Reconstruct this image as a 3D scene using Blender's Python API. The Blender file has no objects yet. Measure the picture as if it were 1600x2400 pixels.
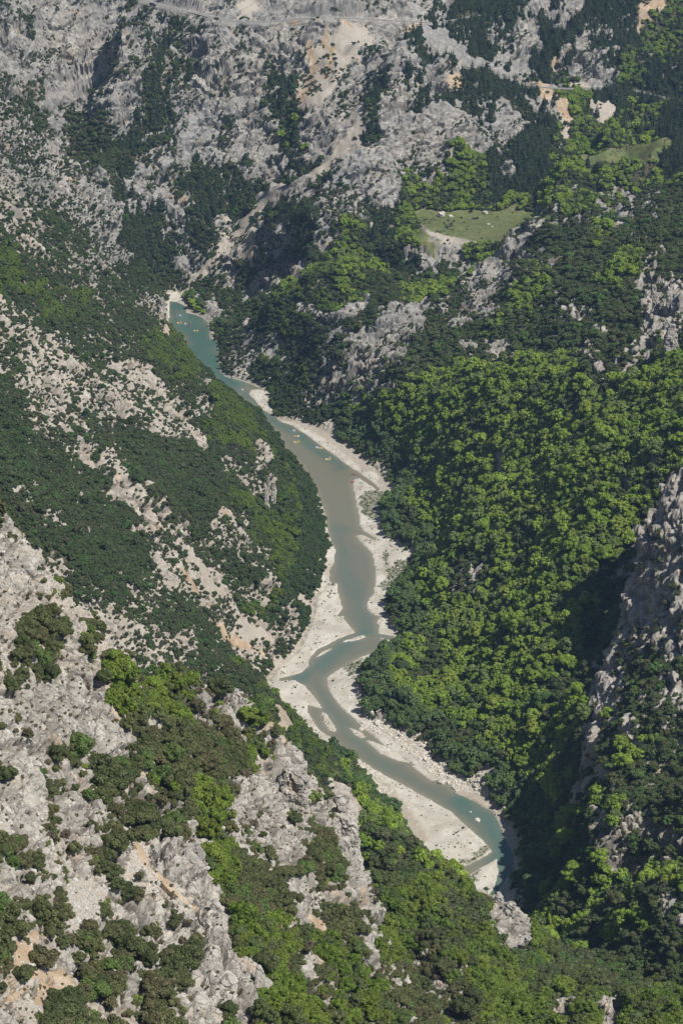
import bpy, bmesh, math, random
import numpy as np
from mathutils import Vector, Matrix
random.seed(5); rng = np.random.default_rng(5)
SC = bpy.context.scene; COL = SC.collection
# ---------------------------------------------------------------- camera
HC = 538.0; F = 5667.0; PIT = math.radians(21.2)
CP, SP = math.cos(PIT), math.sin(PIT)
cam_d = bpy.data.cameras.new('camera'); cam = bpy.data.objects.new('camera', cam_d); COL.objects.link(cam)
cam.location = (0, 0, HC); cam.rotation_euler = (math.pi/2 - PIT, 0, 0)
cam_d.sensor_fit = 'VERTICAL'; cam_d.sensor_height = 36; cam_d.lens = 85.0
cam_d.clip_start = 1; cam_d.clip_end = 20000
SC.camera = cam

def ray(u, v):
    a = (u-800)/F; b = (1200-v)/F
    return np.array([a, CP + b*SP, -SP + b*CP])      # direction, depth 1
def atY(u, v, y):
    d = ray(u, v); k = y/d[1]
    return np.array([d[0]*k, y, HC + d[2]*k])
def at0(u, v, z=0.0):
    d = ray(u, v); k = (z-HC)/d[2]
    return np.array([d[0]*k, d[1]*k, z])
def proj(x, y, z):
    dep = y*CP - (z-HC)*SP
    return 800 + F*x/dep, 1200 - F*(y*SP + (z-HC)*CP)/dep, dep

# ---------------------------------------------------------------- noise
def _h(ix, iy, iz, s):
    h = (ix.astype(np.int64)*374761393 + iy.astype(np.int64)*668265263 + iz.astype(np.int64)*2147483647 + s*974711) & 0xffffffff
    h = ((h ^ (h >> 13))*1274126177) & 0xffffffff
    h = ((h ^ (h >> 15))*2246822519) & 0xffffffff
    return ((h ^ (h >> 16)) & 0xffffff).astype(np.float32)/float(0xffffff)
def vnoise(x, y, z=None, s=0):
    x = np.asarray(x, np.float64); y = np.asarray(y, np.float64)
    ix = np.floor(x); iy = np.floor(y); fx = (x-ix).astype(np.float32); fy = (y-iy).astype(np.float32)
    fx = fx*fx*fx*(fx*(fx*6-15)+10); fy = fy*fy*fy*(fy*(fy*6-15)+10)
    if z is None:
        z0 = np.zeros_like(ix)
        a = _h(ix, iy, z0, s); b = _h(ix+1, iy, z0, s); c = _h(ix, iy+1, z0, s); d = _h(ix+1, iy+1, z0, s)
        return ((a+(b-a)*fx) + ((c+(d-c)*fx) - (a+(b-a)*fx))*fy)*2-1
    z = np.asarray(z, np.float64); iz = np.floor(z); fz = (z-iz).astype(np.float32); fz = fz*fz*fz*(fz*(fz*6-15)+10)
    r = []
    for k in (0, 1):
        a = _h(ix, iy, iz+k, s); b = _h(ix+1, iy, iz+k, s); c = _h(ix, iy+1, iz+k, s); d = _h(ix+1, iy+1, iz+k, s)
        e = a+(b-a)*fx; g = c+(d-c)*fx
        r.append(e+(g-e)*fy)
    return (r[0]+(r[1]-r[0])*fz)*2-1
def fbm(x, y, z=None, o=3, s=0, g=.5):
    t = 0; a = 1; n = 0
    for i in range(o):
        t = t + a*vnoise(x*2**i, y*2**i, None if z is None else z*2**i, s+i*7); n += a; a *= g
    return t/n
def worley(x, y, z, s=0):
    ix = np.floor(x); iy = np.floor(y); iz = np.floor(z)
    f1 = np.full(x.shape, 9., np.float32); f2 = f1.copy(); cid = np.zeros(x.shape, np.float32)
    for i in (-1, 0, 1):
        for j in (-1, 0, 1):
            for k in (-1, 0, 1):
                a, b, c = ix+i, iy+j, iz+k
                hx = _h(a, b, c, s)
                d = ((a+hx-x)**2 + (b+_h(a, b, c, s+1)-y)**2 + (c+_h(a, b, c, s+2)-z)**2).astype(np.float32)
                m = d < f1
                f2 = np.where(m, f1, np.minimum(f2, d)); cid = np.where(m, hx, cid); f1 = np.where(m, d, f1)
    return np.sqrt(f1), np.sqrt(f2), cid
def sstep(a, b, x):
    t = np.clip((x-a)/(b-a), 0, 1); return t*t*(3-2*t)

# ---------------------------------------------------------------- outlines of the valley floor (traced, laid on z = 0)
def P0(pts): return np.array([at0(u, v)[:2] for u, v in pts])
RIVER = P0([(398,706),(394,760),(396,805),(430,830),(470,858),(505,893),(528,905),(560,935),(590,955),(622,985),(646,1014),(655,1030),(662,1044),(684,1070),(706,1093),(712,1108),
 (738,1146),(743,1164),(753,1184),(761,1205),(763,1230),(770,1253),(776,1271),(785,1289),(782,1317),(771,1338),(773,1348),(770,1362),(779,1368),(788,1369),(791,1389),(798,1409),(800,1427),
 (794,1437),(786,1443),(802,1446),(812,1460),(822,1473),(831,1483),(814,1488),(789,1498),(761,1514),(743,1521),(728,1539),(724,1550),(722,1562),(704,1577),(675,1585),(652,1590),(655,1597),
 (689,1595),(714,1608),(733,1631),(745,1647),(753,1660),(740,1656),(718,1652),(722,1672),(730,1686),(738,1700),(745,1711),(775,1730),(820,1768),(862,1797),(890,1813),(932,1834),(994,1867),
 (1056,1904),(1097,1942),(1131,1971),(1152,1997),(1125,2012),(1097,2027),(1060,2036),(1030,2038),(1030,2062),(1068,2060),(1097,2053),(1130,2033),(1163,2014),(1166,2045),(1156,2083),(1135,2107),
 (1125,2140),(1110,2200),(1150,2200),(1160,2130),(1170,2083),(1189,2058),(1207,2037),(1203,2004),(1189,1975),(1172,1938),(1156,1904),(1114,1879),(1068,1859),(1056,1842),(1027,1826),(994,1809),
 (961,1784),(915,1759),(878,1726),(849,1705),(832,1685),(803,1660),(778,1631),(766,1606),(766,1589),(790,1572),(811,1560),(849,1539),(890,1527),(920,1515),(926,1498),(924,1491),
 (886,1485),(888,1465),(881,1457),(893,1446),(878,1440),(865,1432),(859,1419),(865,1404),(874,1394),(877,1384),(879,1371),(881,1348),(878,1322),(873,1299),(858,1281),(845,1269),(835,1256),
 (848,1254),(880,1268),(882,1262),(865,1251),(852,1243),(844,1230),(841,1205),(836,1184),(831,1156),(827,1138),(830,1121),(842,1122),(860,1134),(880,1148),(890,1152),(888,1142),
 (868,1126),(840,1106),(812,1088),(780,1063),(750,1043),(722,1021),(691,1001),(686,997),(660,989),(640,974),(612,958),(597,936),(584,924),(588,914),(610,912),(632,918),(635,925),(622,912),(592,901),(559,890),
 (528,882),(516,872),(514,856),(512,823),(508,800),(494,792),(491,775),(486,752),(470,742),(454,737),(437,733),(436,718),(415,708)])
BARS = [P0(p) for p in (
 [(820,1707),(845,1716),(856,1728),(845,1730),(832,1722)], [(857,1735),(890,1745),(927,1766),(957,1787),(932,1783),(890,1765)],
 [(963,1793),(985,1798),(998,1810),(1029,1827),(1010,1830),(985,1811)], [(741,1541),(757,1526),(779,1520),(760,1532)],
 [(753,1668),(765,1676),(784,1705),(786,1714),(772,1712),(758,1692)], [(891,1495),(909,1500),(921,1512),(907,1508)],
 [(802,1505),(825,1496),(852,1489),(856,1494),(830,1502)])]
FLOOR = P0([(396,694),(394,800),(470,862),(520,905),(570,950),(612,980),(640,1012),(653,1036),(681,1073),(704,1100),(737,1150),(754,1195),(762,1230),(767,1260),(772,1290),(761,1330),(755,1370),
 (732,1410),(728,1450),(712,1490),(690,1530),(655,1560),(632,1585),(622,1605),(640,1645),(690,1700),(745,1745),(830,1800),(880,1850),(930,1920),(980,1995),(1040,2060),(1090,2120),(1100,2200),
 (1170,2200),(1190,2100),(1220,2040),(1212,1990),(1190,1935),(1170,1900),(1130,1868),(1090,1840),(1040,1800),(990,1750),(940,1722),(900,1700),(860,1690),(838,1650),(835,1610),(850,1570),(900,1530),(940,1512),
 (935,1490),(905,1450),(900,1425),(918,1390),(935,1365),(965,1330),(965,1305),(930,1275),(900,1262),(890,1240),(888,1205),(915,1175),(925,1155),(900,1125),(868,1094),(830,1060),(780,1025),(735,1000),(700,985),
 (650,975),(640,950),(637,920),(592,898),(530,882),(516,850),(514,800),(494,745),(460,728),(440,705),(418,690)])
THAL = [(P0([(430,700),(450,760),(480,830),(540,890)]), 26), (P0([(540,890),(580,925),(640,985),(700,1020),(760,1065),(800,1095)]), 8),
        (P0([(790,1230),(800,1290),(835,1400),(850,1440),(860,1478),(905,1492)]), 9), (P0([(860,1480),(800,1520),(730,1575),(700,1590)]), 9),
        (P0([(740,1590),(770,1660),(830,1730),(900,1790),(1000,1850),(1080,1880)]), 7), (P0([(1080,1880),(1150,1930),(1180,1985),(1180,2060),(1140,2150)]), 14)]
GREENS = [P0(p) for p in ([(845,1165),(865,1152),(905,1152),(918,1180),(905,1205),(870,1220),(850,1205),(843,1185)], [(925,1320),(965,1310),(975,1340),(935,1370),(900,1385),(876,1376),(905,1362)],
         [(905,1290),(908,1310),(912,1345),(908,1345),(902,1310)], [(1040,2028),(1095,2018),(1140,1985),(1150,1996),(1100,2025)], [(1090,2058),(1130,2035),(1110,2070),(1100,2085)], [(800,1560),(850,1545),(845,1575),(815,1585)])]
def sdf(poly, x, y):
    """signed distance, negative inside"""
    n = len(poly); d = np.full(x.shape, 1e18); c = np.zeros(x.shape, bool)
    for i in range(n):
        ax, ay = poly[i]; bx, by = poly[(i+1) % n]
        ex, ey = bx-ax, by-ay; l = ex*ex+ey*ey+1e-12
        t = np.clip(((x-ax)*ex+(y-ay)*ey)/l, 0, 1)
        d = np.minimum(d, (x-ax-t*ex)**2 + (y-ay-t*ey)**2)
        if ay != by:
            c ^= ((ay > y) != (by > y)) & (x < (bx-ax)*(y-ay)/(by-ay)+ax)
    return np.where(c, -1, 1)*np.sqrt(d)
def dline(pl, x, y):
    d = np.full(x.shape, 1e18); tt = np.zeros(x.shape)
    for i in range(len(pl)-1):
        ax, ay = pl[i][:2]; bx, by = pl[i+1][:2]; ex, ey = bx-ax, by-ay
        t = np.clip(((x-ax)*ex+(y-ay)*ey)/(ex*ex+ey*ey+1e-12), 0, 1)
        q = (x-ax-t*ex)**2 + (y-ay-t*ey)**2
        tt = np.where(q < d, i+t, tt); d = np.minimum(d, q)
    return np.sqrt(d), tt

# ---------------------------------------------------------------- terrain: control points
# (u, v, y): seen at pixel (u, v) of the photograph, y metres ahead of the lookout
VIS = [
 # far wall
 (450,690,1862),(450,600,1877),(450,500,1914),(450,400,1950),(450,300,1980),(450,200,2012),(450,100,2046),(450,10,2082),
 (620,780,1770),(600,650,1830),(600,500,1905),(600,350,1955),(600,200,2005),(600,60,2060),(560,840,1700),(520,860,1690),(520,700,1830),
 (800,930,1556),(800,860,1566),(800,780,1600),(800,700,1645),(800,600,1715),(800,500,1800),(800,400,1880),(800,300,1915),(800,200,1962),(800,100,2012),(800,0,2060),
 (720,1000,1540),(700,880,1590),(720,800,1640),(700,700,1720),(710,560,1800),(640,940,1590),
 (280,150,2000),(280,60,2035),(290,280,1955),(262,200,1978),(195,200,2055),(190,275,2018),(505,40,2045),(485,120,2012),(455,90,2066),(440,165,2045),(900,150,1990),(862,245,1972),(240,150,2052),(215,170,2055),(235,255,2030),(200,90,2050),(100,130,2050),(60,60,2075),(0,0,2110),(0,140,2040),(100,260,1990),(230,290,1968),(330,330,1950),
 (200,400,1925),(330,420,1925),(330,520,1890),(350,620,1862),(400,660,1850),(240,430,1900),(180,330,1960),
 (950,0,2090),(900,45,2072),(1000,110,2085),(1100,175,2070),(900,250,1930),(900,400,1850),(1000,300,1915),(1100,300,1945),(1200,190,2080),(1350,205,2080),(1500,215,2070),(1600,240,2055),
 (1150,400,1885),(1000,430,1868),(1250,400,1893),(1400,400,1870),(1400,300,1975),(1300,100,2150),(1300,0,2200),(1600,0,2200),(1500,100,2145),(1600,130,2130),(1100,40,2130),(1550,330,1950),(1600,400,1800),(1500,400,1850),
 # meadow (z 75) and its cliff
 (970,495,1850),(1100,490,1855),(1250,495,1850),(985,530,1790),(1040,552,1762),(1130,570,1742),(1200,545,1778),(1260,500,1845),(1060,525,1800),
 (950,540,1755),(1000,600,1722),(1050,640,1700),(1120,640,1700),(930,600,1745),(890,560,1800),(880,640,1745),(950,700,1655),(1000,760,1605),
 (1230,540,1745),(1180,610,1680),(1120,690,1630),(1080,760,1588),(1040,700,1640),
 # right slope
 (900,1085,1462),(900,1000,1478),(880,930,1500),(900,820,1565),(830,1040,1495),(950,1250,1345),(1000,1150,1400),(1000,1000,1440),(1000,900,1490),(950,1380,1262),(1000,1300,1305),
 (960,1500,1180),(900,1580,1150),(960,1650,1110),(1000,1700,1085),(1100,1760,1050),(1100,1600,1115),(1100,1500,1152),(1100,1400,1188),(1100,1200,1272),(1100,1000,1375),(1100,900,1440),(1100,820,1505),
 (1150,1850,1018),(1200,1930,980),(1230,2020,945),(1200,1750,1030),(1250,1650,1050),(1250,1850,985),(1350,1750,985),(1350,1600,1045),(1350,1500,1077),(1350,1300,1135),(1350,1100,1205),(1350,900,1305),(1350,700,1460),(1350,500,1680),
 (1200,640,1660),(1200,800,1490),(1300,600,1590),(1300,520,1690),(1450,480,1690),(1500,600,1500),(1500,800,1330),(1500,1000,1205),(1500,1100,1160),(1600,1000,1160),(1600,900,1210),(1600,800,1270),(1600,600,1450),(1600,480,1620),
 (1230,1300,1190),(1230,1100,1280),(1230,900,1370),(1440,1300,1125),(1410,1400,1100),(1400,450,1720),
 # right near cliff
 (1600,1130,1085),(1560,1165,1080),(1525,1240,1070),(1480,1330,1062),(1468,1390,1055),(1450,1480,1045),(1440,1540,1035),(1405,1600,1015),(1395,1700,975),(1385,1780,950),
 (1600,1300,1035),(1560,1400,1020),(1600,1500,985),(1500,1500,1020),(1480,1600,990),(1600,1620,945),(1480,1700,940),(1580,1720,915),(1480,1800,908),(1600,1830,892),(1400,1850,922),(1330,1900,930),(1300,2000,905),
 (1410,1925,865),(1500,1915,856),(1600,1900,838),(1430,2050,843),(1500,2050,836),(1600,2030,824),(1350,2000,885),(1270,1980,938),(1250,2080,915),
 (1300,2150,880),(1400,2130,820),(1500,2120,795),(1600,2120,780),(1400,2250,800),(1500,2350,742),(1600,2200,762),(1600,2300,706),(1320,2250,830),(1500,2230,775),
 # left wall
 (0,215,1700),(100,330,1700),(165,420,1690),(200,480,1682),(290,545,1680),(305,645,1702),(400,700,1748),(412,780,1700),(480,835,1675),(530,890,1630),(600,945,1580),(640,1002,1532),
 (0,400,1560),(0,600,1400),(100,500,1600),(200,600,1562),(150,700,1450),(300,750,1530),(0,800,1250),(200,850,1370),(400,900,1450),(0,1000,1090),(200,1050,1180),(350,1000,1310),(500,1000,1430),
 (600,1080,1410),(700,1180,1352),(690,1100,1405),(740,1195,1368),(0,1190,975),(200,1250,1050),(400,1200,1170),(550,1250,1230),(650,1350,1240),(740,1300,1295),(300,1450,980),(150,1400,960),(500,1500,1070),(610,1550,1145),(710,1450,1212),(400,1570,990),(250,1590,930),
 (100,900,1260),(560,960,1490),(700,1400,1230),(550,1400,1182),(120,1200,1010),
 # left foreground
 (0,1235,480),(60,1325,475),(100,1450,470),(190,1505,470),(240,1605,465),(250,1690,460),(0,1600,430),(0,1800,400),(0,2000,370),(0,2200,345),(0,2390,320),(200,1800,440),(200,2000,405),(200,2200,375),(200,2390,345),
 (400,2390,362),(400,2200,398),(400,2000,435),(400,1800,475),(400,1660,502),(100,1620,440),
 (300,1615,505),(450,1602,540),(560,1645,560),(635,1715,560),(645,1800,555),(725,1850,566),(785,1975,572),(745,1915,598),(835,2000,560),(870,2130,535),(892,2190,526),(878,2280,510),
 (515,2000,450),(572,2120,450),(615,2250,432),(660,2390,420),(600,2000,500),(700,2080,500),(520,1850,505),(600,1850,540),(700,1950,545),(800,2150,510),(820,2260,498),(780,2060,530),
 (475,1985,430),(530,2100,415),(575,2230,398),(615,2390,376),(560,2080,468),(650,2300,440),(750,2360,450),(700,2200,476),(640,2180,462),
 # ridge in front of the lower river, and riverside strip
 (860,1960,745),(900,1985,735),(950,2100,680),(930,2250,610),(1000,2250,620),(1000,2380,570),(930,2370,530),(1030,2062,748),(1080,2100,735),(1145,2130,715),(1250,2245,680),(1350,2335,650),(1600,2388,600),(1500,2370,620),(1100,2250,660),(1200,2380,600),(1400,2395,600),
 (640,1660,1098),(690,1700,1075),(760,1745,1052),(870,1850,1010),(930,1920,985),(760,1830,960),(680,1745,965),(850,1900,880),(620,1640,1020),(720,1850,880),(940,1960,900),
]
# (x, y, z) out of the photograph's sight: the backs of the ridges and the land beyond the frame
HID = [(-210,1900,95),(-185,1840,50),(-160,1850,12),(-250,1950,110),(-300,1900,150),(-260,1800,110),(-130,1830,3),
 (-70,640,205),(-70,720,160),(-60,800,122),(-40,850,95),(-85,880,118),(-40,700,160),(-15,690,142),(0,640,150),(5,720,115),(-20,800,90),(-60,560,238),(-110,600,262),(-120,760,180),(-150,850,190),(-66,520,280),(-80,530,298),(-35,600,215),(-20,610,190),(-45,580,235),(-95,520,318),
 (25,850,60),(40,905,18),(45,800,70),(60,840,25),(75,760,70),(75,830,25),(90,720,80),(105,700,85),(130,670,105),(30,600,172),(15,560,185),(12,590,168),(-2,600,190),
 (147,1112,62),(162,1128,92),(129,1072,44),(140,1095,52),(175,1130,118),
 (-300,500,430),(-300,800,340),(-320,1100,310),(-340,1400,340),(-360,1700,360),(-380,2000,380),(-200,300,420),(-150,250,360),(0,230,300),(100,250,300),(200,400,240),(250,600,170),(280,800,150),(300,1000,190),(320,1200,200),(330,1500,200),(350,1800,180),(380,2050,180),
 (-400,2400,420),(-200,2400,400),(0,2400,390),(200,2400,340),(400,2400,380),(-100,2250,300),(100,2250,300),(260,2280,240),(0,330,268),(60,400,245),(120,480,215),(-60,270,330)]
CPT = np.array([atY(*p) for p in VIS] + [np.array(h, float) for h in HID] + [np.array([x, y, 2.0]) for x, y in FLOOR[::2]])
S_ = 200.0
def _rb(a, b):
    d = np.sqrt(((a[:, None, :]-b[None, :, :])**2).sum(-1) + 36.0)/S_
    return -d
def rbf_fit(pts):
    X = pts[:, :2].copy(); n = len(X)
    A = np.zeros((n+3, n+3)); A[:n, :n] = _rb(X, X) + np.eye(n)*0.004
    A[:n, n] = 1; A[:n, n+1:] = X/S_; A[n, :n] = 1; A[n+1:, :n] = (X/S_).T
    return np.linalg.solve(A, np.concatenate([pts[:, 2], [0, 0, 0]]))
W_ = rbf_fit(CPT)
def base_raw(x, y):
    s = x.shape; q = np.stack([x.ravel(), y.ravel()], 1); out = np.empty(len(q)); n = len(CPT)
    for i in range(0, len(q), 40000):
        k = q[i:i+40000]
        out[i:i+40000] = _rb(k, CPT[:, :2]) @ W_[:n] + W_[n] + (k/S_) @ W_[n+1:]
    return out.reshape(s)
# coarse table of the smooth surface, read bilinearly
TX = np.linspace(-.36, .36, 241); TY = np.exp(np.linspace(math.log(225), math.log(2500), 900))
_gx, _gy = np.meshgrid(TX, TY)
TAB = base_raw(_gx*_gy, _gy)
def base(x, y):
    x = np.asarray(x, float); y = np.asarray(y, float)
    ft = (np.clip(x/y, -.3599, .3599)+.36)/.72*240; fy = (np.log(np.clip(y, 226, 2499))-math.log(225))/(math.log(2500)-math.log(225))*899
    i = np.floor(ft).astype(int); j = np.floor(fy).astype(int); a = ft-i; b = fy-j
    z = (TAB[j, i]*(1-a)+TAB[j, i+1]*a)*(1-b) + (TAB[j+1, i]*(1-a)+TAB[j+1, i+1]*a)*b
    return z
def hit(u, v, y0=250., extra=0.):
    d = ray(u, v); ys = np.arange(y0, 2490, 1.5); k = ys/d[1]
    x = d[0]*k; z = HC+d[2]*k
    b = np.maximum(base(x, ys), .3) + extra
    w = np.nonzero(b >= z)[0]
    i = w[0] if len(w) else len(ys)-1
    return np.array([x[i], ys[i], z[i]])
# ---------------------------------------------------------------- what grows where (cells of 50 px of the photograph, row by row)
# R rock  r rock+shrubs  d dark scrub, some rock  D dark wood  m mixed wood  g light green wood  p pines  q pines on rock
# s scree  o ochre earth  G meadow  b bare brush  w river floor
ROWS = """
rrrrRRdrRRRsRRRRRRRRrpppqRrpqpob
rdRRRRrrdrRrRRRosRRorppqRrRppqbb
RRRRRrrdrRrRRRossrRrrqprRpprqpbb
RRRRRrRrrRrrrdssRrRRrrrrRprRrmdd
rRRRRRRddRrRrdRRRdRrRodddommsppd
rdRdrRrdrRRRrbRRsdRRrrrRRromsbbb
rrdddrdrrRrRRrRRsRRRRRRRRrmmpbbp
rdRdDDDdRRRrRRdsRRRRRRrrppmmbGbp
RrRrrDdrrddDRdRrRRRrrmmpppmGmGbm
rrRrrdRrdDDDsrRrrRRmmmmmmmmmRRrd
rrdRrRdDrdrsrdrrrddmGGGGGGrrrrdd
drddrRDDRrssRrdrmDDRRRmdRdddmddd
gddrrRDDdsRdrrDmmmddDrmRRrdddmrd
ggddrddrsDdrrsmdmDdmmrrRrmddmdRR
rdgmdddRwRddDmdmddrrrdRdmdrrddRR
rrddddddwwDDDmdrdRRRdRdmddddddRR
RrRrdddmmwdrrdddRRRddddRdddrrrRd
rRRRrrRmgdrrmmdRRRrdDmggggmdrddm
dRRRRRRrdmmwwmdRrmgmggggmmgmdmmg
DrRrrRrrdrmmmdDDmmggggmmmmdmgggg
DdrrrddRRdgmmwwsmmmggmmggggggggg
DddrRdDDDdDdRwwwsddmmggggggggggg
DDdDDRDDDDDrRDwwwdmmggmggggggggg
DrDrDRRDDDDmDmgwwwmmggmgggmggggR
DDrDDDRRDDrrmggwwwmmgggggmggggdR
RDDDdDDrsDrrmgmwwwmgggggmmggggRR
RsrDDDdRssDDsgmwwwmggddmmggggdRR
RRRDDddrRsrrrgmwwmmggrdmgggmdRRR
RRdrrdrRdssrmrmswwmgggggmgggdRRR
RRrrRRrrDdssrrmwwwmgggggggmddRRr
RDRRdRrRRddssdmwwwgggmgggmgddrdR
RdRRDsrRrDDmmswwwmggmmgggggdRrdd
dRRRRgdmmRdDmswwmmgggmgggmgdRddR
RRRRrgmmdrRrDwwwwmmgggggggggRdRR
rrRrRRDrmddrmwwwwmmmggmmggmdrRdd
rRrdRRDDDDDdmmmwwwwmmgmggmddmmdd
drdrdDDDDDDdmRdmmwwwmmsmmmmRrddd
RrdRrDrmDDDRRRdRmmwwwwwmmgmdmddd
rRRrdrrdDmdRRRRRRmmwwwwsmmgmmddd
srdRddDrDmdRrrrRRmmwwwwwmmddRRdd
DRdRddsRRmmddRrDRmmDwwwwmddddRRR
rdrrddsRRRmddRrdRmmmmmwwmgmgmmgm
drdssdDdsRdDDdRrRRmmgmRRmgggmrdr
DdrsrrRdrrrdgmRDdRmggmmRmgggggdr
DodDrDrrddrgmmmDmRmmmggRmmgmddrd
DodRdDddDRRRdmdmdRmdmmmmmgddddddd
dRodDdRDDRRrdmdmmddddDmgmdddDrdd
RsdDdDdDdRdRmgmdmmdddmmgmmRmRmmm
""".split()
ROWS = [r[:32].ljust(32, r[-1]) for r in ROWS]
LET = 'RrdDmgpqsoGbw'
CODE = np.array([[LET.index(c) for c in r] for r in ROWS])
for r_, cs_, ch_ in ((1, [14], 'R'), (2, [14], 'r'), (25, [8], 'r'), (26, [8, 9, 12], 'r'), (27, [9], 'r'), (28, [9, 10], 'r'), (29, [10], 'r'), (30, [11, 12], 'r'), (12, [0], 'm'), (13, [0, 1], 'm'), (14, [2], 'm'), (3, [14, 15], 'r'), (4, [28], 'p'), (5, [27], 'm'), (7, [29], 'b'), (8, [27, 29], 'b')):
    CODE[r_, cs_] = LET.index(ch_)
#              R     r     d     D     m     g     p     q     s     o     G     b     w
DENS = np.array([.13, .42, .80, 1.0, 1.0, 1.0, 1.0, .50, .07, .09, .02, .75, 0.0])
ROCK = np.array([1.0, .85, .45, .10, .10, .05, .15, .90, .25, .15, 0.0, .25, .15])
SCRE = np.array([.10, .20, .15, .05, .05, .05, .10, .10, 1.0, .30, 0.0, .30, 0.0])
OCHR = np.array([.04, .08, .04, 0.0, 0.0, 0.0, .05, .05, .10, 1.0, 0.0, .15, 0.0])
LITT = np.array([.02, .18, .50, 1.0, 1.0, 1.0, .8, .25, .03, .05, .20, .8, 0.0])
STROKES = [
 ('R', 48, [(1600,1160),(1550,1290),(1510,1400),(1480,1500)]), ('R', 20, [(1455,1500),(1430,1560),(1402,1620),(1388,1700),(1380,1770)]), ('R', 22, [(1590,1330),(1565,1460),(1560,1540)]), ('r', 25, [(1500,1640),(1560,1700)]),
 ('s', 2.6, [(966,495),(985,522),(1005,540),(1040,554),(1090,567),(1140,577)]), ('s', 7, [(1040,553),(1062,562)]), ('s', 1.6, [(1120,505),(1080,520),(1060,540)]), ('s', 1.5, [(1340,402),(1400,398),(1470,380)]),  # code, half width px, polyline
 ('s', 9, [(852,245),(800,300),(740,372),(690,420),(640,462)]), ('s', 9, [(612,495),(590,525),(565,570),(540,600)]), ('s', 34, [(800,95),(790,130),(750,175),(730,195)]), ('s', 9, [(730,195),(712,215),(705,235)]), ('o', 10, [(728,105),(735,140),(722,185),(700,222)]),
 ('o', 7, [(778,92),(773,130),(764,165)]), ('o', 4, [(800,100),(806,140)]), ('o', 10, [(1290,228),(1310,265),(1330,295)]), ('s', 14, [(1325,300),(1330,320)]), ('s', 8, [(1368,238),(1388,268)]), ('s', 8, [(1450,230),(1435,245)]), ('o', 9, [(960,90),(950,115)]),
 ('s', 4, [(1340,202),(1380,197)]), ('o', 7, [(1510,0),(1500,40),(1495,80)]), ('o', 8, [(1070,200),(1080,240)]), ('s', 6, [(1060,410),(1055,420)]),
 ('R', 16, [(1262,505),(1240,545),(1190,590),(1130,650),(1110,700),(1075,770)]), ('R', 9, [(1060,690),(1000,740)]), ('R', 15, [(1005,690),(960,760),(950,800)]), ('R', 13, [(915,790),(900,850),(880,895)]), ('R', 12, [(860,790),(830,850),(810,880)]),
 ('R', 12, [(700,745),(740,740),(800,740),(860,700)]), ('R', 10, [(650,700),(690,670),(715,655)]), ('R', 12, [(1525,680),(1535,740)]), ('R', 9, [(1565,670),(1570,720)]), ('R', 15, [(1572,765),(1565,830)]), ('r', 12, [(1425,790),(1445,830)]), ('R', 9, [(1180,805),(1190,820)]),
 ('R', 8, [(1125,1340),(1105,1370)]), ('R', 9, [(1455,1330),(1440,1370)]),
 ('R', 16, [(250,1100),(300,1150),(335,1210),(365,1255)]), ('s', 8, [(420,1290),(470,1340),(520,1370)]), ('o', 5, [(430,1350),(500,1430),(560,1480),(620,1530)]), ('s', 10, [(480,1360),(560,1440),(640,1500)]),
 ('s', 9, [(700,1390),(720,1410)]), ('R', 8, [(620,1140),(625,1190)]), ('R', 7, [(640,1130),(640,1180)]), ('R', 13, [(430,1010),(460,1040),(480,1060)]), ('s', 7, [(405,690),(430,715)]), ('R', 8, [(410,985),(430,1010)]),
 ('o', 6, [(310,1990),(345,2050),(400,2110),(460,2150)]), ('s', 20, [(160,2130),(200,2160)]), ('o', 9, [(70,2240),(100,2310),(90,2370)]), ('o', 10, [(60,2330),(20,2360)]), ('s', 12, [(10,1900),(20,2000)]), ('s', 9, [(350,2060),(370,2110)]),
 ('R', 14, [(545,2240),(575,2300),(600,2380)]), ('R', 16, [(500,2290),(540,2330),(560,2380)]), ('R', 14, [(880,2180),(880,2260),(865,2275)]), ('o', 9, [(720,2160),(760,2190)]), ('o', 9, [(850,2060),(830,2100)]), ('R', 10, [(380,1980),(470,2010),(485,2040)]),
 ('R', 18, [(1140,2110),(1180,2160),(1235,2225)]), ('R', 9, [(1110,2190),(1135,2210)]), ('R', 22, [(1405,1930),(1430,2000),(1440,2040)]), ('R', 22, [(1480,1930),(1540,1960),(1590,1990)]), ('R', 12, [(1390,1560),(1395,1600)]),
 ('R', 12, [(1395,1800),(1385,1830)]), ('R', 9, [(1410,1790),(1415,1840)]), ('D', 16, [(100,1480),(150,1530),(110,1560)]), ('g', 12, [(250,1625),(285,1650)]), ('R', 14, [(160,1530),(215,1590),(230,1640)]), ('R', 12, [(470,1620),(520,1640),(600,1700)]),
 ('R', 22, [(680,1810),(660,1900),(640,1980)]), ('R', 22, [(790,1880),(800,1960),(840,2080),(860,2140)]), ('g', 10, [(500,2010),(560,2080)]),('D', 16, [(560,1780),(500,1760)]),
 ('D', 14, [(680,2080),(740,2060)]), ('R', 10, [(1560,1500),(1590,1560)]), ('R', 12, [(1500,1480),(1550,1530)]), ('R', 10, [(1500,1760),(1470,1740)]), ('R', 12, [(1595,1640),(1550,1665)]),
]
FOOT = [(785,840,1862,2010),(655,722,1795,1900),(245,286,1725,1790),(1158,1180,1092,1124),(1190,1240,2115,2235),(596,640,1840,1915),(134,184,1618,1700),(198,244,1690,1778),(430,480,1980,2060),(486,556,2280,2360),(598,622,2262,2390),(1558,1582,765,838),(876,894,2185,2268),(492,520,2110,2160)]
MEADOW = [(968,497),(990,489),(1040,497),(1100,490),(1160,495),(1225,494),(1272,502),(1255,525),(1220,548),(1175,568),(1130,572),(1085,560),(1040,552),(1000,535),(980,515)]
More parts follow.
